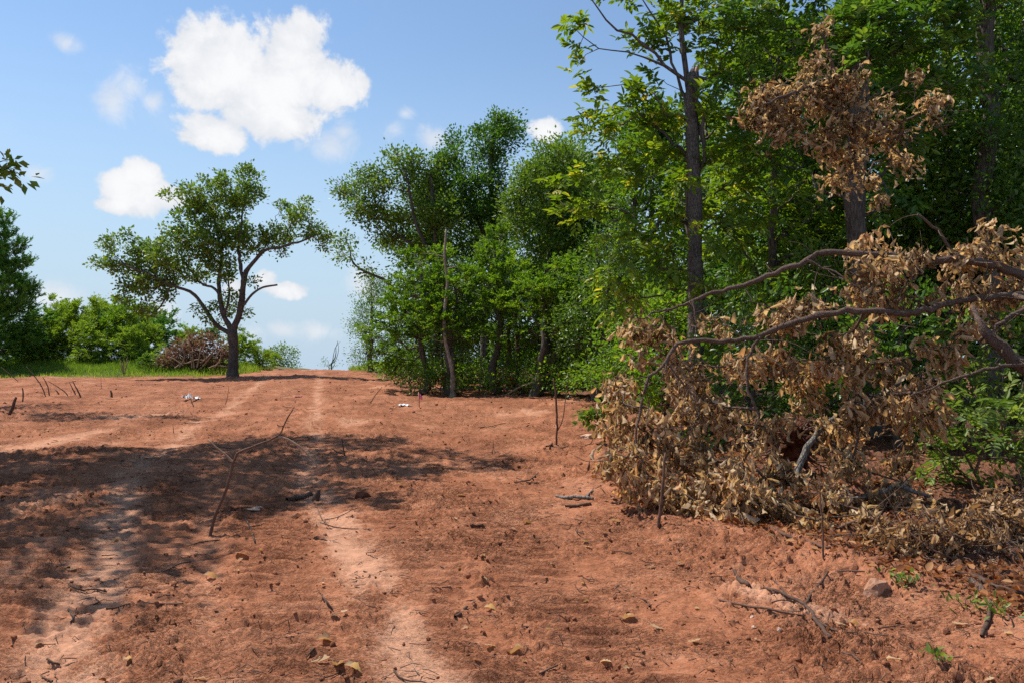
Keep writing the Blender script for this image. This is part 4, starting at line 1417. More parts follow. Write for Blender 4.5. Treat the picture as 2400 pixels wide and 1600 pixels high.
dead_bunch('broken_branch', 'broken oak branch full of dry orange-tan leaves caught high in the big dark trunk', 82,
           [[(2012, 380, 11.2, .055), (1990, 290, 10.6, .05), (1965, 225, 10.0, .042), (1930, 200, 9.5, .034), (1870, 215, 9.0, .024), (1790, 245, 8.8, .010)],
            [(1965, 225, 10.0, .03), (1950, 150, 9.6, .022), (1925, 70, 9.4, .010)], [(1990, 290, 10.6, .035), (2080, 295, 10.0, .024), (2180, 255, 9.6, .010)]],
           [(1870, 230, 110, 60), (1960, 200, 66, 60), (1990, 290, 66, 44), (1925, 78, 20, 24), (1905, 320, 50, 22), (2185, 255, 40, 42), (2110, 298, 46, 22), (1780, 260, 50, 50), (1830, 290, 50, 30), (1920, 150, 34, 30), (2060, 240, 30, 30), (2000, 370, 50, 36, .2, .8), (1960, 420, 36, 28, .3, .7), (2050, 330, 40, 30, .2, .8), (2030, 440, 36, 30, .4, .6),
            (1960, 360, 50, 26, .1, .6), (1850, 330, 40, 26, .1, .6), (2120, 380, 50, 30, .4, .6), (2080, 470, 24, 20, .4, .6), (2150, 180, 30, 20, .3, .4)],
           9.2, 'dead', 68, 19, .085, 280, .5)
dead_bunch('brush_branch', 'low dry branch with orange-brown leaves spread on the ground at the lower right', 83,
           [[(2520, 1380, 5.0, .03), (2400, 1330, 5.2, .022), (2300, 1290, 5.3, .016), (2200, 1270, 5.5, .012), (2080, 1240, 5.8, .007)], [(2400, 1330, 5.2, .016), (2330, 1250, 5.5, .012), (2260, 1215, 5.7, .006)],
            [(2300, 1290, 5.3, .012), (2180, 1310, 5.3, .009), (2060, 1320, 5.4, .005)]],
           [(2090, 1265, 60, 46), (2180, 1255, 70, 54), (2270, 1240, 70, 60), (2350, 1210, 60, 70), (2300, 1320, 80, 34), (2180, 1330, 70, 30), (2380, 1300, 50, 50), (2110, 1320, 50, 24), (2340, 1170, 46, 34, .3), (2050, 1230, 30, 20, .2)],
           5.5, 'dead_orange', 165, 18, .064, 300, 1.1)


# root plate of the toppled tree
def root_plate():
    rng = np.random.default_rng(84)
    c = np.array(W(1850, 1035, 8.3))
    base = np.array([c[0], c[1], gz(c[0], c[1])])
    root = empty('root_plate', base, 'torn-up root plate with dark red soil behind the dry leaves', 'root')
    n, m = 20, 28
    V = []
    for i in range(n):
        ph = PI * i / (n - 1)
        for j in range(m):
            th = 2 * PI * j / m
            q = np.array([math.sin(ph) * math.cos(th), math.cos(ph), math.sin(ph) * math.sin(th)])
            V.append(q)
    V = np.array(V)
    nz = fbm(V[:, 0] * 3 + V[:, 1] * 2, V[:, 2] * 3, 4, 7)
    V = V * (1 + .75 * nz)[:, None] * np.array([.20, .16, .20]) + c
    i = np.arange(n - 1)[:, None] * m
    j = np.arange(m)[None, :]
    F_ = np.stack([i + j, i + (j + 1) % m, i + m + (j + 1) % m, i + m + j], -1).reshape(-1, 4)
    mb = MB()
    mb.add(V, F_)
    link('soil_clump', mb.mesh('soil_clump', M['root_soil'], base), root)
    for k in range(60):
        a = rng.uniform(0, 2 * PI)
        p = c + np.array([math.cos(a) * .16, rng.uniform(-.2, 0), math.sin(a) * .16])
        e = p + np.array([math.cos(a) * rng.uniform(.1, .35), rng.uniform(-.3, .1), math.sin(a) * rng.uniform(.05, .3) - .1])
        r = rng.uniform(.004, .014)
        S = spline(np.array([[*p, r], [*((p + e) / 2 + rng.normal(0, .05, 3)), r * .7], [*e, r * .25]]), .05)
        b = MB()
        b.add(*tube(S[:, :3], S[:, 3], 4))
        link('root_strand', b.mesh('root_strand', M['twig'], base), root)


root_plate()

# green bush at the right edge
lobe_tree('green_bush', 'sunlit light green bush under the fallen limbs at the right picture edge', 7.6, 91, 2300,
          [(2230, 1010, 50, 36), (2310, 1000, 70, 50), (2360, 1070, 50, 50), (2255, 1090, 56, 44), (2380, 970, 40, 36, .2), (2200, 960, 36, 26), (2300, 1130, 60, 36), (2190, 1040, 34, 30), (2160, 1120, 40, 30, .3), (2250, 1180, 50, 30)],
          'bright', 'compound', 'twig', dens=36, per=6, size=(.088, .036), r0=.02, r1=.008, single=300, tmpl=T_OVAL, min_up=.1, dspread=.12, cat='bush', stems=4)
lobe_tree('seedling', 'small bright green oak seedling left of the dry hanging leaves', 11.2, 92, 1400,
          [(1395, 975, 26, 16), (1420, 960, 20, 14), (1380, 985, 14, 10)], 'bright', 'clump', 'twig', dens=90, per=18, spread=.06, size=(.10, .06), r0=.008, r1=.004, tmpl=T_OVAL, min_up=.05, dspread=.05, cat='seedling')


# ------------------------------------------------------------------ left side
lobe_tree('cedar_tree', 'dark green cedar at the left picture edge', 37.5, 101, -30,
          [(-40, 500, 36, 50), (-10, 560, 44, 46), (24, 610, 44, 34), (-20, 640, 80, 44), (10, 690, 80, 46), (30, 750, 76, 50), (60, 680, 28, 20), (-10, 800, 90, 44), (60, 800, 46, 40), (76, 615, 10, 8), (45, 575, 16, 16), (10, 520, 20, 20)],
          'cedar', 'spray', 'bark', dens=26, per=44, size=(.11, .036), r0=.16, r1=.04, top=(-30, 500), dspread=.5, tmpl=T_NEEDLE, droop=-.05, length=.55, rise=.55, min_up=.4)
ROW = 'shrubs behind the grass on the left'
SHR = [(62, 39.6, 800, 46, 50, 'shrub', 'light green shrub overlapping the foot of the dark cedar'), (118, 39.4, 800, 50, 48, 'shrub', 'low light green shrub in front of the left shrub row'), (212, 39.2, 805, 50, 44, 'shrub', 'low yellow-green shrub in front of the middle shrub row'),
       (300, 39.4, 812, 46, 38, 'shrub', 'low light green shrub nearest to the dry weed'), (255, 43, 745, 50, 42, 'shrub', 'tall pale shrub behind the middle of the row'), (350, 44, 770, 46, 44, 'elm', 'green shrub behind the thin shrub left of the brush heap'),
       (95, 40, 790, 52, 56, 'shrub', 'yellow-green shrub right beside the dark cedar'), (140, 41, 765, 46, 62, 'shrub', 'tall yellow-green shrub second from the cedar'),
       (190, 40.5, 775, 46, 58, 'shrub', 'willowy shrub in the left part of the shrub row'), (236, 41, 765, 44, 62, 'shrub', 'willowy shrub with a raised top in the middle of the shrub row'),
       (278, 40.5, 768, 42, 62, 'elm', 'greener shrub in the middle of the shrub row'), (318, 40.5, 785, 40, 54, 'shrub', 'shrub in front of the drooping oak branch'),
       (352, 41.5, 795, 36, 50, 'shrub', 'thin shrub left of the brown brush heap'), (388, 43, 775, 34, 50, 'cedar', 'dark bushy shrub right behind the brown brush heap'),
       (165, 43, 750, 50, 40, 'elm', 'shrub standing behind the left shrub row'), (300, 43.5, 760, 50, 40, 'elm', 'shrub standing behind the middle of the shrub row'),
       (440, 48, 788, 40, 22, 'shrub', 'low green shrub beyond the brush heap left of the lone oak'), (498, 52, 785, 28, 16, 'oak_dark', 'dark round bush far beyond the brush heap'),
       (575, 42, 812, 26, 34, 'shrub', 'shrub just right of the lone oak trunk'), (612, 43, 832, 30, 26, 'shrub', 'low shrub right of the lone oak near the crest'), (545, 44, 812, 26, 30, 'elm', 'shrub behind the lone oak trunk'),
       (345, 36.5, 852, 18, 14, 'ash', 'small dark green bush on the grass before the brush heap'), (640, 46, 848, 16, 14, 'shrub', 'small shrub on the crest before the far round tree'),
       (40, 41, 800, 60, 46, 'oak_dark', 'shaded shrub under the dark cedar'), (375, 38.5, 838, 14, 22, 'shrub', 'weedy upright shrub left of the brush heap')]
for i, (px, d, py, rx, ry, mat, lab) in enumerate(SHR):
    r = random.Random(i)
    lob = [(px, py, rx * .8, ry * .85, 0, .8), (px, py + ry * .8, rx * .85, ry * .5, -.3)] + [(px + r.uniform(-.6, .6) * rx, py + r.uniform(-.75, .75) * ry, rx * r.uniform(.3, .5), ry * r.uniform(.25, .4)) for _ in range(6)] + [(px + r.uniform(-.5, .5) * rx, py - ry * .95, rx * .22, ry * .18)]
    lobe_tree('shrub', lab, d, 110 + i, px, lob, mat, 'spray', 'twig', dens=19, per=28, size=(.12, .036) if mat == 'shrub' else (.085, .045), r0=.03, r1=.008, stems=3, cat='shrub', group=ROW, min_up=.1,
              length=.5, droop=.2, rise=.5, dspread=.4)
lobe_tree('oak_tree', 'far round oak standing beyond the road crest', 85, 131, 658,
          [(638, 832, 20, 16), (668, 824, 24, 16), (650, 850, 24, 12), (684, 840, 12, 14), (660, 860, 30, 10), (690, 862, 10, 8)], 'oak', 'clump', 'bark', dens=5, per=36, spread=.32, size=(.20, .13), r0=.16, r1=.06, min_up=.3, dspread=.8)
lobe_tree('bare_shrub', 'half bare grey shrub on the skyline of the road crest', 55, 132, 775,
          [(770, 845, 18, 14), (760, 856, 14, 9), (785, 850, 12, 12)], 'ash', 'clump', 'bark', dens=7, per=12, spread=.14, size=(.10, .06), r0=.05, r1=.012, top=(792, 800), stems=3, min_up=.1, cat='shrub',
          limbs=[wl([(776, 860), (782, 835), (786, 815), (798, 800)], 55, .03, .008), wl([(776, 858), (790, 835), (794, 812), (790, 798)], 55, .03, .008)])


def brush_heap():
    d = 37
    t = Tree(141)
    base = on_ground(470, d)
    t.limb([[*W(470, 866, d), .06], [*W(460, 830, d), .05], [*W(448, 800, d), .02]], .2)
    lob = [(420, 846, 46, 22), (466, 826, 42, 34), (500, 842, 44, 28), (436, 812, 26, 24), (392, 854, 30, 14), (522, 822, 20, 28), (470, 860, 70, 10), (490, 797, 20, 14), (455, 794, 14, 14), (406, 826, 22, 16), (380, 866, 24, 8)]
    t.grow(sample_lobes(t.rng, px_lobes(lob, d, rng=t.rng, thick=1, dspread=.3), 22), .1, 4, .1, .02)
    root = empty('brush_heap', base, 'heap of cut brush with rust-brown leaves beside the lone oak', 'brush heap')
    w = MB()
    t.wood(w, .008, .4, 3, .03)
    link('twigs', w.mesh('twigs', M['twig'], base), root)['kind'] = 'stuff'
    lv = clump_leaves(t.rng, t.tips, 30, .16, np.array(W(470, 880, d)))
    mb = MB()
    place_leaves(mb, T_OVAL, lv[0], lv[1], lv[2], t.rng.uniform(.08, .15, len(lv[0])), t.rng.uniform(.05, .09, len(lv[0])), lv[3])
    link('dry_foliage', mb.mesh('dry_foliage', M['heap'], base), root)['kind'] = 'stuff'
    for l in ([(450, 862), (447, 835), (440, 808)], [(455, 862), (452, 840), (450, 822)], [(470, 850), (485, 838), (500, 822), (503, 803)], [(462, 860), (468, 830), (472, 812)], [(505, 840), (512, 825), (522, 812)],
              [(475, 858), (490, 840), (498, 830)], [(430, 856), (410, 842), (398, 836)], [(420, 860), (432, 838), (428, 815)], [(500, 862), (515, 845), (518, 826)], [(440, 850), (462, 842), (488, 846)], [(480, 840), (476, 820), (484, 800)], [(410, 862), (425, 852), (446, 850)], [(490, 862), (505, 856), (530, 858)]):
        Q = spline(wl(l, d - 1.25, .034, .014), .1)
        b = MB()
        b.add(*tube(Q[:, :3], Q[:, 3], 6))
        link('broken_branch', b.mesh('broken_branch', M['twig_pale'], base), root)


brush_heap()

# rust coloured dead brush at the foot of the wood
for i, (px, d, lob, lab) in enumerate([
        (1040, 23.2, [(1030, 895, 16, 12), (1048, 885, 12, 14), (1018, 905, 10, 6)], 'rust-red dead brush at the foot of the thick pale trunk'),
        (1185, 22.6, [(1175, 890, 16, 16), (1195, 898, 14, 12), (1205, 905, 14, 8), (1165, 905, 10, 7)], 'rust-red dead brush around the reddish leaning trunk'),
        (1240, 22.2, [(1238, 912, 8, 8)], 'tiny rust-red brush right of the reddish trunk')]):
    lobe_tree('dead_brush', lab, d, 150 + i, px, lob, 'rust', 'spray', 'twig', dens=60, per=16, size=(.07, .03), r0=.012, r1=.006, min_up=.0, dspread=.15, cat='brush', length=.22, droop=.1, group='rust-red brush at the wood edge')


# ------------------------------------------------------------------ trees left of the picture whose shade falls on the road
def side_tree(label, x, y, seed, h, lob, twig=None):
    t = Tree(seed)
    base = np.array([x, y, gz(x, y)])
    t.limb([[*(base - [0, 0, .1]), .22], [*(base + [.1, 0, h * .35]), .16], [*(base + [.1, .2, h * .7]), .09], [*(base + [.2, 0, h * .95]), .03]], .3, .03)
    L_ = [((x + a, y + b, base[2] + c), (r, r, r * .6), w) for a, b, c, r, w in lob]
    tips = sample_lobes(t.rng, L_, 10)
    if twig is not None:
        tips = np.vstack([tips, twig])
    t.grow(tips, .3, 4, .07, .08, base[2] + 2)
    c = base + np.array([0, 0, h * .5])
    if twig is not None:
        near = np.array([np.min(np.linalg.norm(twig - q, axis=1)) < .01 for q in t.tips])
        a, b = clump_leaves(t.rng, t.tips[~near], 60, .145, c), clump_leaves(t.rng, t.tips[near], 9, .075, c)
        lv = [np.concatenate([u, v]) for u, v in zip(a, b)]
    else:
        lv = clump_leaves(t.rng, t.tips, 50, .17, c)
    return finish('oak_tree', label, 'tree', base, t, M['oak'], M['bark'], lv, T_RHOMB, .14, .075, 'oaks left of the picture')


tw = np.array([W(px, py, 9.6) for px, py in [(18, 378), (8, 400), (30, 402), (48, 414), (2, 438), (-14, 425), (-40, 400), (-60, 420), (22, 392), (-2, 380), (-80, 380), (8, 418)]])
side_tree('oak at the left picture edge with one leafy twig reaching into view', -9.0, 11.6, 161, 9.5,
          [(-.3, 0, 7.8, 1.5, 1), (1.3, .2, 8.0, 1.2, 1), (2.6, .5, 8.0, 1.0, .9), (3.6, -.2, 7.7, .7, .8), (4.2, .7, 8.1, .5, .7), (.2, 1.8, 8.3, 1.2, 1), (1.8, 1.9, 8.6, .9, .9), (.9, -1.5, 7.7, 1.2, 1), (2.6, -1.4, 7.6, .9, .8),
           (3.5, -1.5, 7.5, .5, .7), (-1.8, .4, 7.2, 1.5, .7), (0, .3, 9.2, 1.1, .8), (1.7, -.5, 9.0, .9, .8), (4.7, .2, 7.9, .35, .8), (3.2, 1.6, 8.8, .5, .7), (.4, 3.0, 9.7, 1.0, .9), (1.7, 3.2, 10.0, .7, .8)], tw)
side_tree('second oak beyond the left picture edge casting shade across the bank', -16.7, 19.6, 162, 11.5,
          [(-.6, 0, 8.8, 1.5, .9), (1.4, .2, 11.0, 1.1, .9), (2.4, -.8, 11.4, .9, .9), (.8, -1.8, 10.0, 1.1, .8), (3.3, -.3, 11.9, .6, .9), (-1.8, .4, 8.4, 1.5, .6), (.2, 1.4, 10.4, 1.0, .7), (4.0, -1.0, 12.2, .4, .9)])
side_tree('near oak left of the camera casting shade on the lower left dirt', -8.8, 7.5, 163, 8.8,
          [(0, 0, 6.4, 1.4, .9), (1.2, .2, 6.8, 1.1, .8), (2.2, .4, 7.2, .8, .7), (1.0, -1.2, 6.6, .9, .7), (1.2, 1.3, 7.0, .9, .8), (-1.4, 0, 6.2, 1.3, .6), (2.6, -.5, 7.0, .5, .6), (2.3, 1.6, 7.2, .6, .6)])


# ------------------------------------------------------------------ grass
def blades(name, label, n, xf, yf, hgt, seed, cat='grass', wdt=.02):
    rng = np.random.default_rng(seed)
    x = rng.uniform(*xf, n)
    y = rng.uniform(*yf, n)
    m = grass_mask(x, y)
    k = (m > rng.uniform(.04, .9, n) ** 1.3) & ~((np.abs(x - lane_x(y, -1.0)) < 2.0))
    x, y = x[k], y[k]
    z = base_z(x, y) - .01
    n = len(x)
    patch = .55 + .6 * (fbm(x * .7, y * .7, 2, 171) + .5)
    h = hgt * rng.uniform(.5, 1.3, n) * np.clip(patch, .3, 1.6) * (.45 + .55 * sstep(33.2, 37, y))
    ax = unit(np.stack([rng.normal(0, .35, n), rng.normal(0, .35, n), np.ones(n)], 1))
    nr = rng.normal(0, 1, (n, 3)) * np.array([1, 1, .1]) + np.array([0, -.6, 0])
    mb = MB()
    T_BL = (np.array([[0, -.5, 0], [0, .5, 0], [.6, .3, .08], [.6, -.3, .08], [1, 0, .28]]), [np.array([[0, 1, 2, 3]]), np.array([[3, 2, 4]])])
    place_leaves(mb, T_BL, np.stack([x, y, z], 1), ax, nr, h, np.full(n, wdt), np.clip(rng.beta(2, 2.4, n) * .85 + .35 * (1 - sstep(.3, 1.0, grass_mask(x, y - .5))) + .1 * fbm(x * .6, y * .6, 2, 175), 0, 1))
    o = link(name, mb.mesh(name, M['grass'], (0, 0, 0), False))
    tag(o, label, cat, kind='stuff')


blades('grass', 'bright green grass verge below the shrubs on the left', 46000, (-29, -10), (32.5, 44), .34, 171)
blades('grass', 'strip of green grass on the crest right of the road', 16000, (-9.5, -1), (35.5, 47), .34, 172)


def dry_weed():
    rng = np.random.default_rng(173)
    b = G(290, 878)
    base = np.array([b.x, b.y, b.z])
    root = empty('dry_weed', base, 'pale dried weed standing in front of the grass verge', 'weed')
    for k in range(14):
        a = rng.uniform(0, 2 * PI)
        h = rng.uniform(.35, .85)
        e = base + np.array([math.cos(a) * .28 * h, math.sin(a) * .2, h])
        S = spline(np.array([[*base, .012], [*((base + e) / 2 + rng.normal(0, .03, 3)), .01], [*e, .004]]), .1)
        m = MB()
        m.add(*tube(S[:, :3], S[:, 3], 4))
        link('stalk', m.mesh('stalk', M['twig_pale'], base), root)


dry_weed()


# ------------------------------------------------------------------ sticks, stakes and litter
def stick(name, label, lines, mat='twig', cat='stick', group=None, lift=.01, standing=False, parts=None):
    """lines: polylines of (px, py, radius[, height above ground]); a standing stick keeps the distance of its foot"""
    l0 = lines[0]
    b = G(l0[0][0], l0[0][1])
    base = np.array([b.x, b.y, b.z])
    rng = np.random.default_rng(abs(hash(label)) % 9973 if False else sum(ord(c) for c in label))
    meshes = []
    for li, l in enumerate(lines):
        P = []
        for k, q in enumerate(l):
            if standing:
                p = np.array(W(q[0], q[1], b.y)) if not (li == 0 and k == 0) else base - [0, 0, .03]
            else:
                g = G(q[0], q[1])
                p = np.array([g.x, g.y, g.z + (q[3] if len(q) > 3 else lift)])
            P.append([*p, q[2]])
        S = spline(np.array(P), .06)
        S[1:-1, :3] += rng.normal(0, S[1:-1, 3:4] * .22, (len(S) - 2, 3))
        m = MB()
        m.add(*tube(S[:, :3], S[:, 3] * (1 + rng.uniform(-.1, .1, len(S))), 7))
        meshes.append(m)
    if len(meshes) == 1:
        return tag(link(name, meshes[0].mesh(name, M[mat], base), None, base), label, cat, group)
    root = empty(name, base, label, cat, group)
    for i, m in enumerate(meshes):
        link('stem' if i == 0 else 'side_twig', m.mesh('stem', M['twig_pale' if i and name == 'standing_branch' else mat], base), root)
    return root


stick('standing_branch', 'thin crooked branch stuck upright in the dirt in the shade', [
    [(490, 1255, 0.0133), (500, 1220, 0.0125), (513, 1185, 0.0121), (530, 1148, 0.0117), (541, 1105, 0.0113), (548, 1078, 0.0109), (556, 1062, 0.0101), (590, 1046, 0.0090), (630, 1031, 0.0082), (652, 1020, 0.0078), (660, 1012, 0.0062), (663, 1000, 0.0059), (674, 978, 0.0051), (690, 952, 0.0031)],
    [(652, 1022, .0085), (672, 1028, .0080), (700, 1044, .0075), (725, 1068, .0068), (742, 1090, .006), (746, 1112, .004)],
    [(547, 1082, .0075), (530, 1066, .007), (508, 1048, .0065), (488, 1029, .0045)]], 'twig', 'branch', standing=True)
stick('stick', 'short dark stick poking up at the far edge of the tree shade', [[(809, 1066, .010), (803, 1045, .009), (801, 1026, .006)], [(808, 1064, .009), (790, 1058, .008), (778, 1050, .005)]], 'twig_dark', standing=True)
stick('wood_stub', 'dark curved wood stub sticking out of the shaded dirt', [[(735, 1172, .035), (742, 1160, .032), (746, 1148, .02)]], 'twig_dark', standing=True)
stick('log', 'half buried dark log in the shade beside the wood stub', [[(672, 1174, .02), (700, 1168, .028), (728, 1160, .03)]], 'bark_dead', lift=.012)
stick('bare_sapling', 'thin leafless sapling standing on the cleared ground before the wood', [
    [(1304, 1040, .016), (1306, 1000, .015), (1304, 950, .014), (1300, 905, .013), (1297, 885, .009)], [(1306, 1010, .008), (1318, 985, .007), (1324, 945, .006), (1330, 905, .004), (1334, 870, .003)]], 'twig', 'sapling', standing=True)
stick('leaning_stick', 'long bare pole leaning against the big brown trunk', [[(1178, 928, .022), (1215, 908, .02), (1260, 890, .017), (1295, 868, .012), (1312, 850, .006)], [(1285, 876, .008), (1300, 862, .006), (1302, 850, .003)]], 'twig_pale', standing=True)
stick('stick', 'thin leaning stick on the dirt left of the pink flag', [[(868, 942, .011), (880, 925, .010), (896, 905, .006)]], 'twig', standing=True)
stick('stick', 'broken stub standing at the foot of the wood left of its brown brush', [[(1044, 915, .022), (1048, 895, .020), (1050, 872, .016)]], 'twig_pale', standing=True)
for (lab, ln) in [
        ('leftmost thick stub leaning out of the shaded bank', [(22, 970, .035), (30, 950, .032), (38, 930, .022)]), ('upright dark stub on the bank beside the thick stub', [(52, 942, .018), (54, 925, .017), (52, 908, .012)]),
        ('long leaning stick at the upper left of the bank', [(108, 928, .014), (96, 902, .013), (80, 880, .012), (62, 858, .006)]), ('short stick standing next to the long leaning bank stick', [(116, 926, .016), (112, 905, .014), (100, 882, .008)]),
        ('slanted stick in the middle of the bank', [(162, 927, .014), (145, 912, .013), (112, 892, .007)]), ('short tilted peg in the middle of the bank', [(140, 924, .02), (134, 917, .02), (129, 912, .012)]),
        ('right stick of the crossed pair on the bank', [(190, 929, .020), (181, 912, .018), (170, 892, .010)]), ('left stick of the crossed pair on the bank', [(180, 926, .016), (172, 914, .015), (163, 896, .008)]),
        ('stick slanting in from the left picture edge on the bank', [(44, 893, .014), (22, 875, .013), (2, 860, .01)]), ('thin upright twig on the dirt left of the white scraps', [(238, 910, .007), (237, 895, .006), (236, 880, .004)]),
        ('thin twig standing below the lone oak', [(527, 948, .007), (533, 930, .006), (536, 904, .004)]), ('small stump peg left of the white scraps', [(262, 928, .03), (261, 921, .028), (259, 914, .02)]),
        ('twig standing at the near rim of the tree shade', [(407, 1012, .006), (406, 1003, .005), (405, 993, .003)]), ('thin upright twig right of the shade tip', [(1153, 1062, .006), (1156, 1045, .005), (1157, 1030, .003)])]:
    stick('stick', lab, [ln], 'twig', standing=True)
for (lab, lines, mat) in [
        ('forked branch lying on the dirt at the lower right', [[(1790, 1382, 0.0068), (1815, 1402, 0.0088), (1850, 1412, 0.0095), (1888, 1430, 0.0102), (1915, 1460, 0.0109), (1935, 1488, 0.0122), (1945, 1500, 0.0116)], [(1888, 1430, 0.0082), (1895, 1405, 0.0082), (1925, 1365, 0.0082), (1942, 1350, 0.0054)],
                                                                [(1890, 1440, 0.0068), (1925, 1465, 0.0068), (1965, 1490, 0.0054), (2010, 1503, 0.0034)], [(1850, 1412, 0.0048), (1830, 1380, 0.0041), (1810, 1360, 0.0027)]], 'twig_dark'),
        ('long thin stick above the pale dirt streak', [[(1685, 1408, .006), (1740, 1422, .007), (1800, 1438, .007), (1885, 1450, .006)]], 'twig'),
        ('short thick stick between the streak and the fallen branches', [[(1722, 1345, .012), (1735, 1362, .015), (1755, 1385, .012)]], 'twig_dark'),
        ('bent pole lying along the front of the dry brush', [[(1805, 1250, .010), (1850, 1260, .012), (1900, 1275, .012), (1945, 1290, .010)]], 'twig'),
        ('bark-covered stick with stubs on the dirt below the hanging leaves', [[(1302, 1163, .010), (1330, 1168, .016), (1375, 1166, .016), (1390, 1170, .012)], [(1375, 1166, .01), (1385, 1155, .008), (1390, 1148, .005)]], 'bark_lichen'),
        ('smooth stick lying just below the stubby stick', [[(1325, 1188, .012), (1352, 1187, .014), (1385, 1182, .009)]], 'twig'),
        ('crossed twig pair on the dirt in the right middle ground', [[(1205, 1133, .007), (1240, 1128, .008), (1262, 1115, .006)], [(1210, 1122, .005), (1240, 1132, .006), (1262, 1132, .004)]], 'twig'),
        ('short stick lying at an angle in the lower middle', [[(1066, 1452, .008), (1078, 1440, .009), (1094, 1425, .008)]], 'twig_dark'),
        ('dark flat stick left of the scattered leaves in the middle', [[(1102, 1233, .007), (1118, 1236, .009), (1134, 1236, .007)]], 'twig_dark'),
        ('curved dark twig near the base of the standing branch', [[(573, 1215, .004), (585, 1235, .006), (592, 1255, .007), (597, 1272, .006)]], 'twig_dark'),
        ('bundle of straw-like twigs right of the shaded log', [[(750, 1232, .004), (800, 1240, .005), (868, 1242, .003)], [(760, 1220, .004), (790, 1215, .004), (830, 1195, .003)], [(745, 1198, .004), (755, 1220, .004), (768, 1232, .003)]], 'twig'),
        ('bent reddish twig on the left light strip', [[(160, 1372, .005), (180, 1384, .006), (200, 1388, .005)]], 'twig_dark'),
        ('wavy dark twig right of the bent reddish twig', [[(200, 1385, .005), (225, 1382, .006), (250, 1390, .004)]], 'twig_dark'),
        ('small forked twig at the lower left', [[(160, 1432, .005), (172, 1450, .006), (165, 1462, .004)], [(172, 1448, .004), (180, 1430, .003)]], 'twig_dark'),
        ('twig pointing down at the lower left corner', [[(110, 1550, .005), (125, 1562, .005), (140, 1563, .004)]], 'twig_dark'),
        ('slim dark stick near the front leaves', [[(718, 1545, .004), (728, 1535, .005), (738, 1522, .004)]], 'twig_dark'),
        ('thin dark stick in the tread marks', [[(752, 1398, .004), (765, 1415, .005), (780, 1432, .004)]], 'twig_dark'),
        ('pale straw in front centre', [[(966, 1558, .003), (972, 1570, .003), (980, 1582, .003)]], 'twig_pale'),
        ('pale stick with a leaf at the lower centre', [[(1265, 1582, .004), (1285, 1572, .005), (1308, 1565, .004)]], 'twig'),
        ('long dry twig in the far right middle ground', [[(1120, 1003, .006), (1150, 1000, .008), (1185, 992, .006)]], 'twig'),
        ('twisted root at the foot of the thin sapling', [[(1280, 1048, .012), (1292, 1042, .014), (1300, 1028, .010)], [(1300, 1048, .01), (1320, 1050, .010), (1335, 1047, .006)]], 'twig'),
        ('curved dark root in the lower right corner', [[(2300, 1495, .008), (2312, 1470, .012), (2320, 1440, .010), (2322, 1410, .006)]], 'twig_dark'),
        ('thick bent branch on the litter at the right edge', [[(2240, 1345, .012), (2290, 1355, .016), (2330, 1378, .018), (2400, 1395, .012)]], 'twig_dark'),
        ('short cut log on the litter at the right edge', [[(2272, 1362, .022), (2290, 1378, .024), (2304, 1390, .02)]], 'bark_dead'),
        ('thin stick over the dark litter on the right', [[(1965, 1342, .004), (2010, 1345, .005), (2070, 1350, .004)]], 'twig'),
        ('dark twig lying beside the two dry leaves at the bottom right', [[(1975, 1542, .004), (2000, 1547, .006), (2020, 1562, .005)]], 'twig_dark'),
        ('thin curved twig in the lower right corner dirt', [[(2040, 1490, .003), (2075, 1475, .004), (2120, 1468, .003)]], 'twig')]:
    stick('fallen_stick', lab, lines, mat, 'stick')
# sticks standing inside the dry brush
for (lab, ln, mat) in [('thin stake standing at the front rim of the dry brush', [(1542, 1232, .013), (1550, 1180, .012), (1555, 1120, .011), (1560, 1060, .008)], 'twig'),
                       ('thin upright stem in front of the dry brush centre', [(1930, 1310, .007), (1929, 1250, .006), (1925, 1190, .005), (1920, 1120, .003)], 'twig')]:
    stick('stake_stem', lab, [ln], mat, standing=True)


# grey limbs lying inside the brush
def limb_thing(label, pts, mat='bark_lichen'):
    S = spline(np.array([[*W(a, b, d), r] for a, b, d, r in pts]), .05)
    base = np.array([S[0, 0], S[0, 1], gz(S[0, 0], S[0, 1])])
    rng = np.random.default_rng(len(label))
    S[1:-1, :3] += rng.normal(0, S[1:-1, 3:4] * .2, (len(S) - 2, 3))
    m = MB()
    m.add(*tube(S[:, :3], S[:, 3], 8, True, .08, rng))
    tag(link('limb', m.mesh('limb', M[mat], base), None, base), label, 'limb')


limb_thing('grey lichen-covered limb standing in front of the root plate', [(1870, 1110, 7.4, .034), (1890, 1050, 7.5, .032), (1925, 1005, 7.6, .024), (1960, 970, 7.7, .016)])
limb_thing('pale dead limb lying across the dark gap of the brush', [(1960, 1175, 6.6, .010), (2060, 1155, 6.7, .016), (2105, 1135, 6.75, .018), (2140, 1150, 6.7, .018), (2180, 1162, 6.7, .012)])
limb_thing('thin pale limb slanting down through the lower brush', [(1940, 1170, 6.5, .008), (2000, 1190, 6.4, .010), (2060, 1205, 6.3, .008)], 'twig')
limb_thing('curved brown limb lying low in front of the brush', [(1960, 1240, 6.0, .012), (2000, 1222, 6.0, .014), (2030, 1216, 6.0, .014), (2070, 1220, 6.0, .010)], 'twig')
limb_thing('long thin slanting twig in the low orange brush', [(2130, 1245, 5.3, .005), (2190, 1290, 5.2, .006), (2235, 1310, 5.2, .006), (2250, 1350, 5.1, .005)], 'twig')


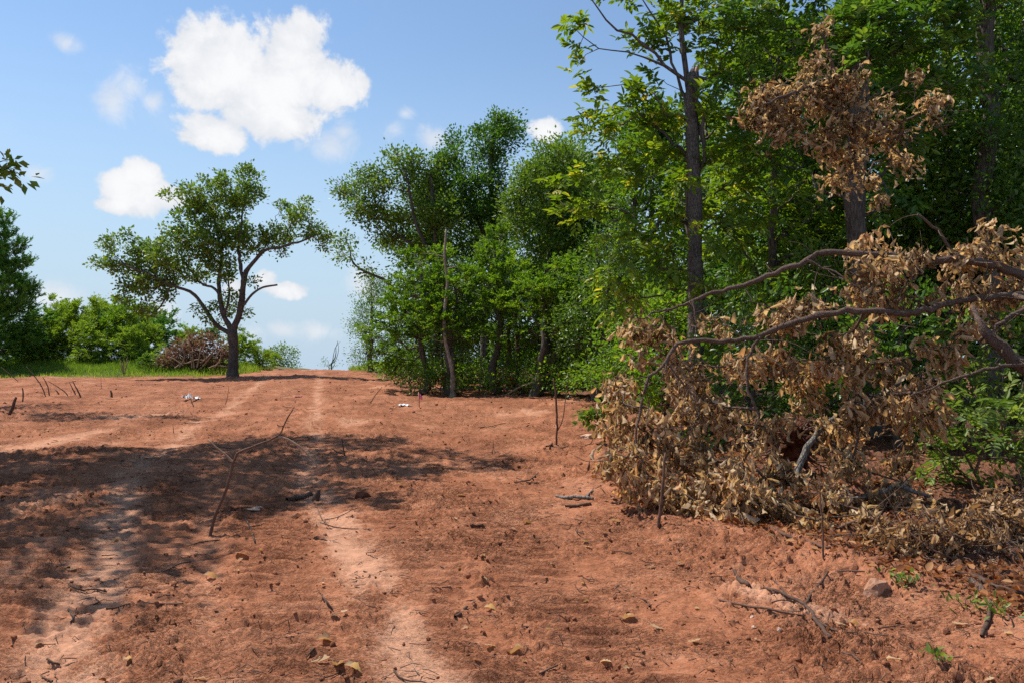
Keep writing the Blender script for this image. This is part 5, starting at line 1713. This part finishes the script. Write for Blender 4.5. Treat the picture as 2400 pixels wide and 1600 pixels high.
# pink marker flag on a stake
def marker_flag():
    b = G(983, 953)
    base = np.array([b.x, b.y, b.z])
    root = empty('marker_flag', base, 'small pink marker flag on a thin wooden stake', 'flag')
    m = MB()
    top = np.array(W(981, 918, b.y))
    m.add(*tube(np.array([base - [0, 0, .05], (base + top) / 2, top]), [.013, .013, .012], 6))
    link('stake', m.mesh('stake', M['stake'], base), root)
    V, Fq = [], []
    for i in range(7):
        t = i / 6
        x = t * .085
        for j in range(5):
            s = j / 4
            V.append(top + np.array([x, .012 * math.sin(t * 7 + s), .0 - s * .15 * (1 - .35 * t) - t * .10 - .02 * math.sin(s * 5)]))
    for i in range(6):
        for j in range(4):
            Fq.append([i * 5 + j, i * 5 + j + 1, (i + 1) * 5 + j + 1, (i + 1) * 5 + j])
    m = MB()
    m.add(np.array(V), np.array(Fq))
    o = link('pennant', m.mesh('pennant', M['pink'], base), root)
    md = o.modifiers.new('solid', 'SOLIDIFY')
    md.thickness = .002


marker_flag()


def scrap(name, label, px, py, w, h, mat, seed, cat='litter', lift=.03):
    """crumpled sheet lying on the ground"""
    rng = np.random.default_rng(seed)
    b = G(px, py)
    n = 7
    V, Fq = [], []
    for i in range(n):
        for j in range(n):
            x = (i / (n - 1) - .5) * w + rng.normal(0, w * .03)
            y = (j / (n - 1) - .5) * h + rng.normal(0, h * .03)
            V.append([x, y, .012 + lift * abs(rng.normal(0, 1)) * (1 - .4 * abs(x / w))])
    for i in range(n - 1):
        for j in range(n - 1):
            Fq.append([i * n + j, (i + 1) * n + j, (i + 1) * n + j + 1, i * n + j + 1])
    m = MB()
    m.add(np.array(V), np.array(Fq))
    o = link(name, m.mesh(name, M[mat], (0, 0, 0), False), None, b)
    md = o.modifiers.new('solid', 'SOLIDIFY')
    md.thickness = .002
    tag(o, label, cat)


scrap('paper_scrap', 'white crumpled scrap lying left of the pink flag', 948, 951, .24, .5, 'paper', 181)
scrap('paper_scrap', 'left one of two white scraps on the dirt left of the road', 438, 936, .14, .35, 'paper', 182, lift=.06)
scrap('paper_scrap', 'right one of two white scraps on the dirt left of the road', 457, 936, .16, .3, 'paper', 183, lift=.05)
scrap('paint_scrap', 'small patch of pink paint or tape on the middle of the road', 700, 929, .25, .3, 'pink', 184, lift=.004)
stick('stick', 'short pale stick between the two white scraps', [[(454, 952, .015), (450, 942, .014), (447, 932, .008)]], 'twig_pale', standing=True)


def rock(label, px, py, w, h, mat, seed, sink=.35):
    rng = np.random.default_rng(seed)
    b = G(px, py)
    me = bpy.data.meshes.new('rock')
    import bmesh
    bm = bmesh.new()
    bmesh.ops.create_icosphere(bm, subdivisions=3, radius=1)
    for v in bm.verts:
        c = v.co
        k = 1 + .22 * float(fbm(np.array([c.x * 1.4 + seed]), np.array([c.y * 1.4 + c.z]), 3, seed)[0])
        # cut facets
        for q in range(5):
            r2 = random.Random(seed * 10 + q)
            nrm = Vector((r2.uniform(-1, 1), r2.uniform(-1, 1), r2.uniform(-.3, 1))).normalized()
            dd = c.dot(nrm)
            if dd > .72:
                c -= nrm * (dd - .72)
        v.co = Vector((c.x * w * k, c.y * w * .75 * k, c.z * h * k))
    bm.to_mesh(me)
    bm.free()
    me.materials.append(M[mat])
    o = link('rock', me, None, (b.x, b.y + w * .5, b.z + h * (1 - 2 * sink) * .5))
    o.rotation_euler = (0, 0, rng.uniform(-.5, .5))
    tag(o, label, 'rock')


rock('half buried sandstone at the foot of the orange-brown brush', 2062, 1392, .085, .07, 'rock', 191)
rock('pale flat rock left of the dry hanging leaves', 1382, 1028, .13, .05, 'rock_pale', 192)
rock('flat pinkish stone at the front edge of the tree shade', 600, 1196, .09, .02, 'rock_pale', 193)
rock('small pale stone on the pale dirt streak at the lower right', 1765, 1448, .016, .014, 'rock_pale', 194)
rock('pale pebble below the small stone of the dirt streak', 1767, 1472, .013, .010, 'rock_pale', 195)
rock('second pale pebble at the lower end of the dirt streak', 1828, 1478, .014, .012, 'rock_pale', 196)
rock('lumpy dirt-brown stone left of the shade tip', 848, 1165, .075, .05, 'root_soil', 197)
rock('round brown clod at the lower right below the litter', 2222, 1487, .02, .018, 'root_soil', 198)

# dry leaves on the bare dirt
FLAT = [oak_leaf(50 + i, .35 * (-1) ** i, .12 + .06 * i) for i in range(5)]
CURL = [dry_leaf(60 + i, .8, .55) for i in range(3)]


def ground_leaf(label, px, py, size, rz, curl, tint, mat='dead', group=None):
    b = G(px, py)
    t = (CURL if curl else FLAT)[(px + py) % (3 if curl else 5)]
    me = leaf_mesh(('g', curl, (px + py) % (3 if curl else 5)), (t[0] - np.array([.5, 0, 0]), t[1]), M[mat], round(tint * 7) / 7)
    o = link('dry_leaf', me, None, (b.x, b.y, b.z + (.018 if curl else .014) * size / .1))
    o.scale = (size, size * .72, size)
    o.rotation_euler = (random.Random(px).uniform(-.25, .25), random.Random(py).uniform(-.2, .2), rz)
    tag(o, label, 'leaf', group)


random.seed(5)
for (lab, px, py, s, rz, cu, ti) in [
        ('large curled tan leaf at the bottom centre, rightmost of three', 836, 1567, .11, .3, 1, .7), ('tan leaf in the middle of the three at the bottom centre', 790, 1560, .085, 1.9, 1, .6), ('flat tan leaf leftmost of the three at the bottom centre', 752, 1554, .09, .2, 0, .8),
        ('curled leaf above the three bottom centre leaves', 764, 1502, .10, .5, 1, .75), ('big brown leaf on the dirt left of centre', 502, 1352, .13, .1, 1, .9), ('pale chip-like leaf above the big brown leaf', 568, 1302, .12, .1, 0, .85),
        ('small leaf just below the pale chip-like leaf', 562, 1314, .05, 1.0, 0, .6), ('small tan leaf right of the pale chip-like leaf', 612, 1290, .06, .7, 1, .5), ('ragged leaf low on the left near the light strip', 300, 1545, .06, 1.2, 1, .8),
        ('leaf on the left light strip', 168, 1338, .06, .4, 0, .5), ('curled brown leaf at the lower centre', 1205, 1525, .10, 2.6, 1, .6), ('flat tan leaf left of the curled brown leaf at lower centre', 1150, 1515, .065, .4, 0, .7),
        ('round pale leaf on the pale wheel strip', 1092, 1472, .05, .9, 0, .9), ('tiny brown leaf right of the round pale leaf', 1126, 1458, .05, 1.4, 1, .3), ('winged tan leaf in the lower middle', 1153, 1424, .09, .2, 1, .7),
        ('tan leaf with a stalk lying in the right foreground', 1470, 1450, .09, 2.8, 1, .8), ('leaf pair right end in the right foreground', 1538, 1475, .08, 2.9, 0, .7), ('leaf lying low in the right foreground', 1628, 1510, .07, .1, 0, .8),
        ('bright tan leaf in the right middle of the dirt', 1442, 1224, .09, .5, 1, .8), ('tan leaf right of the scattered chips in the middle', 1372, 1270, .06, .3, 1, .75), ('orange leaf under the root of the hanging brush', 2000, 1462, .09, .5, 1, .8),
        ('pale leaf on top of the forked branch', 1975, 1470, .085, .2, 0, .9), ('brown leaf near the bottom right twig', 2040, 1545, .06, .6, 1, .5), ('orange leaf beside the brown leaf at the bottom right', 2092, 1555, .08, 2.7, 0, .95),
        ('orange leaf near the lower right litter', 2250, 1468, .08, 3.0, 0, 1.0), ('small orange leaf in the right corner litter', 2362, 1485, .06, .5, 1, 1.0), ('pale leaf on the dirt above centre', 1082, 1162, .09, .2, 0, .8),
        ('brown leaf cluster piece in the middle of the dirt', 1238, 1226, .10, .1, 1, .35), ('tan leaf at the centre left of the tread marks', 940, 1140, .09, .2, 1, .5), ('small leaf on the tread marks', 942, 1270, .045, .9, 0, .6),
        ('tan leaf right of the lower middle stick', 1290, 1480, .075, .6, 1, .6), ('small bright leaf right of the middle twigs', 1294, 1325, .05, 1.0, 0, .8), ('small tan leaf in the right centre', 1368, 1368, .05, .5, 1, .7),
        ('small tan leaf in the far right foreground', 1470, 1568, .06, .8, 0, .7), ('leaf at the very bottom left of centre', 470, 1592, .06, .4, 0, .7)]:
    ground_leaf(lab, px, py, s, rz, cu, ti * .8, 'dead' if (px + py) % 2 else 'dead_orange')
rr = random.Random(77)
k = 0
while k < 130:
    d = rr.uniform(3.4, 16)
    x = rr.uniform(-.62, .62) * d
    if x > float(edge_x(d)) - .1:
        continue
    px = int(1200 + x / d * F_PX)
    p = W(1200, 800, d)
    py = int(800 + (CAM_H - .0455 * d) / d * F_PX * 1.0 + (-85 + 85) + .0455 * F_PX)
    if not (0 < py < 1600):
        continue
    ground_leaf('small dry leaf or leaf fragment scattered on the red dirt', px, min(1598, py), rr.uniform(.028, .055), rr.uniform(0, 6.3), rr.random() < .5, rr.random(), 'dead' if rr.random() < .6 else 'rust', 'small leaf litter on the dirt')
    k += 1

# small twigs: ten meshes shared by many
tw_mesh = []
for i in range(10):
    rng = np.random.default_rng(200 + i)
    n = 5
    ln = 1.0
    P = np.zeros((n, 4))
    P[:, 0] = np.linspace(-.5, .5, n)
    P[:, 1] = rng.normal(0, .07, n)
    P[:, 2] = .03 + np.abs(rng.normal(0, .03, n))
    P[:, 3] = np.linspace(.022, .010, n)
    S = spline(P, .12)
    m = MB()
    m.add(*tube(S[:, :3], S[:, 3], 5))
    tw_mesh.append(m.mesh('twig', M['twig' if i % 3 == 0 else 'twig_dark']))
k = 0
while k < 150:
    d = 3.4 * (30 / 3.4) ** rr.random()
    x = rr.uniform(-.62, .62) * d
    if x > float(edge_x(d)) - .05:
        continue
    o = link('twig', tw_mesh[k % 10], None, (x, d, float(gz_full(x, d)[0])))
    s = rr.uniform(.07, .22) * (1 + d * .05)
    o.scale = (s, s, s * rr.uniform(.7, 1.3))
    o.rotation_euler = (0, rr.uniform(-.1, .25), rr.uniform(0, 6.3))
    tag(o, 'small dry twig lying loose on the red dirt', 'twig', 'small twigs on the dirt')
    k += 1


# ------------------------------------------------------------------ loose soil, straw and leaf litter
def ico():
    import bmesh
    bm = bmesh.new()
    bmesh.ops.create_icosphere(bm, subdivisions=1, radius=1)
    V = np.array([v.co[:] for v in bm.verts])
    Fc = np.array([[v.index for v in f.verts] for f in bm.faces])
    bm.free()
    return V, Fc


def scatter_xy(rng, n, d0, d1, half=.68, right_limit=None):
    d = d0 * (d1 / d0) ** rng.uniform(0, 1, n)
    x = rng.uniform(-half, half, n) * d
    if right_limit is not None:
        k = x < edge_x(d) + right_limit
        return x[k], d[k]
    return x, d


def clods():
    rng = np.random.default_rng(210)
    x, y = scatter_xy(rng, 19000, 3.1, 30, .70, .5)
    keep = rng.uniform(0, 1, len(x)) < .12 + .88 * sstep(-.1, .6, fbm(x * 1.1, y * 1.1, 3, 211))
    _, pale = detail(x, y)
    keep &= rng.uniform(0, 1, len(x)) > pale * .9
    x, y = x[keep], y[keep]
    n = len(x)
    r = .003 + .0036 * rng.gamma(1.1, 1, n)
    r = np.minimum(r, .02) * (1 + .06 * y)
    V0, F0 = ico()
    V = V0[None] * (1 + rng.normal(0, .27, (n, len(V0), 1)))
    a = rng.uniform(0, 2 * PI, n)
    c, s = np.cos(a)[:, None], np.sin(a)[:, None]
    Vx = V[..., 0] * c - V[..., 1] * s * .7
    Vy = V[..., 0] * s + V[..., 1] * c * .7
    V = np.stack([Vx, Vy, V[..., 2] * .68], -1) * r[:, None, None]
    V += np.stack([x, y, gz_full(x, y) + r * .25], -1)[:, None, :]
    F_ = (F0[None] + (np.arange(n) * len(V0))[:, None, None]).reshape(-1, 3)
    me = make_mesh('soil_clods', V.reshape(-1, 3), F_, M['dirt'], {'pale': np.repeat(rng.uniform(0, .25, n), len(V0)), 'grass': np.zeros(n * len(V0)), 'litter': np.zeros(n * len(V0))})
    tag(link('soil_clods', me), 'loose crumbs and clods of red soil', 'soil', kind='stuff')


clods()


def straw():
    rng = np.random.default_rng(220)
    mb = MB()
    x, y = scatter_xy(rng, 1500, 3.1, 14, .68, 2.0)
    z = gz_full(x, y)
    for i in range(len(x)):
        a = rng.uniform(0, 2 * PI)
        l = rng.uniform(.03, .11)
        p = np.array([x[i], y[i], z[i] + .008])
        dv = np.array([math.cos(a), math.sin(a), 0]) * l
        q = np.array([p, p + dv * .5 + rng.normal(0, .008, 3) + [0, 0, .006], p + dv])
        mb.add(*tube(q, np.array([.0022, .002, .001]) * (1 + .07 * y[i]), 3), rng.uniform())
    tag(link('straw', mb.mesh('straw', M['twig'])), 'fine straw and root fibres strewn on the dirt', 'straw', kind='stuff')


straw()


def litter():
    rng = np.random.default_rng(230)
    mb = MB()
    n = 10000
    y = rng.uniform(3.6, 12, n)
    x = edge_x(y) + rng.gamma(1.6, 1.0, n) - .12
    k = (x < .75 * y)
    x, y = x[k], y[k]
    n = len(x)
    z = gz_full(x, y) + rng.uniform(.004, .03, n)
    ax = unit(rng.normal(0, 1, (n, 3)) * np.array([1, 1, .25]))
    nr = rng.normal(0, .5, (n, 3)) + np.array([0, 0, 1])
    s = rng.uniform(.025, .075, n)
    v = rng.integers(0, 5, n)
    for q in range(5):
        m = v == q
        place_leaves(mb, DEAD[q] if q < 2 else T_OVAL, np.stack([x, y, z], 1)[m], ax[m], nr[m], s[m], s[m] * .6, rng.uniform(0, 1, m.sum()))
    tag(link('leaf_litter', mb.mesh('leaf_litter', M['rust'])), 'carpet of fallen brown leaves under the brush on the right', 'leaf litter', kind='stuff')


litter()


def weeds():
    rng = np.random.default_rng(240)
    for i, (px, py, n, lab) in enumerate([(2185, 1545, 9, 'tiny green sprout on the dirt near the bottom right'), (2345, 1440, 30, 'green weed tuft growing from the litter at the right edge'), (2265, 1425, 22, 'green weed tuft in the leaf litter left of the edge tuft'),
                                          (2120, 1370, 50, 'green weeds beside the half buried sandstone'), (2210, 1570, 8, 'lowest tiny green sprout at the bottom right')]):
        b = G(px, py)
        base = np.array([b.x, b.y, b.z])
        root = empty('weed', base, lab, 'weed')
        mb = MB()
        pos = base + rng.normal(0, .05 if n > 20 else .02, (n, 3)) * np.array([1, 1, .4]) + np.array([0, 0, .03])
        place_leaves(mb, T_OVAL, pos, unit(rng.normal(0, 1, (n, 3)) + np.array([0, 0, .6])), rng.normal(0, .5, (n, 3)) + np.array([0, -.3, 1]), rng.uniform(.025, .06, n), rng.uniform(.012, .025, n), rng.uniform(0, 1, n))
        link('leaves', mb.mesh('leaves', M['bright'], base), root)['kind'] = 'stuff'
        st = MB()
        for k in range(max(3, n // 6)):
            st.add(*tube(np.array([base + rng.normal(0, .02, 3) * [1, 1, 0], pos[k]]), [.003, .002], 4))
        link('stem', st.mesh('stem', M['twig'], base), root)


weeds()
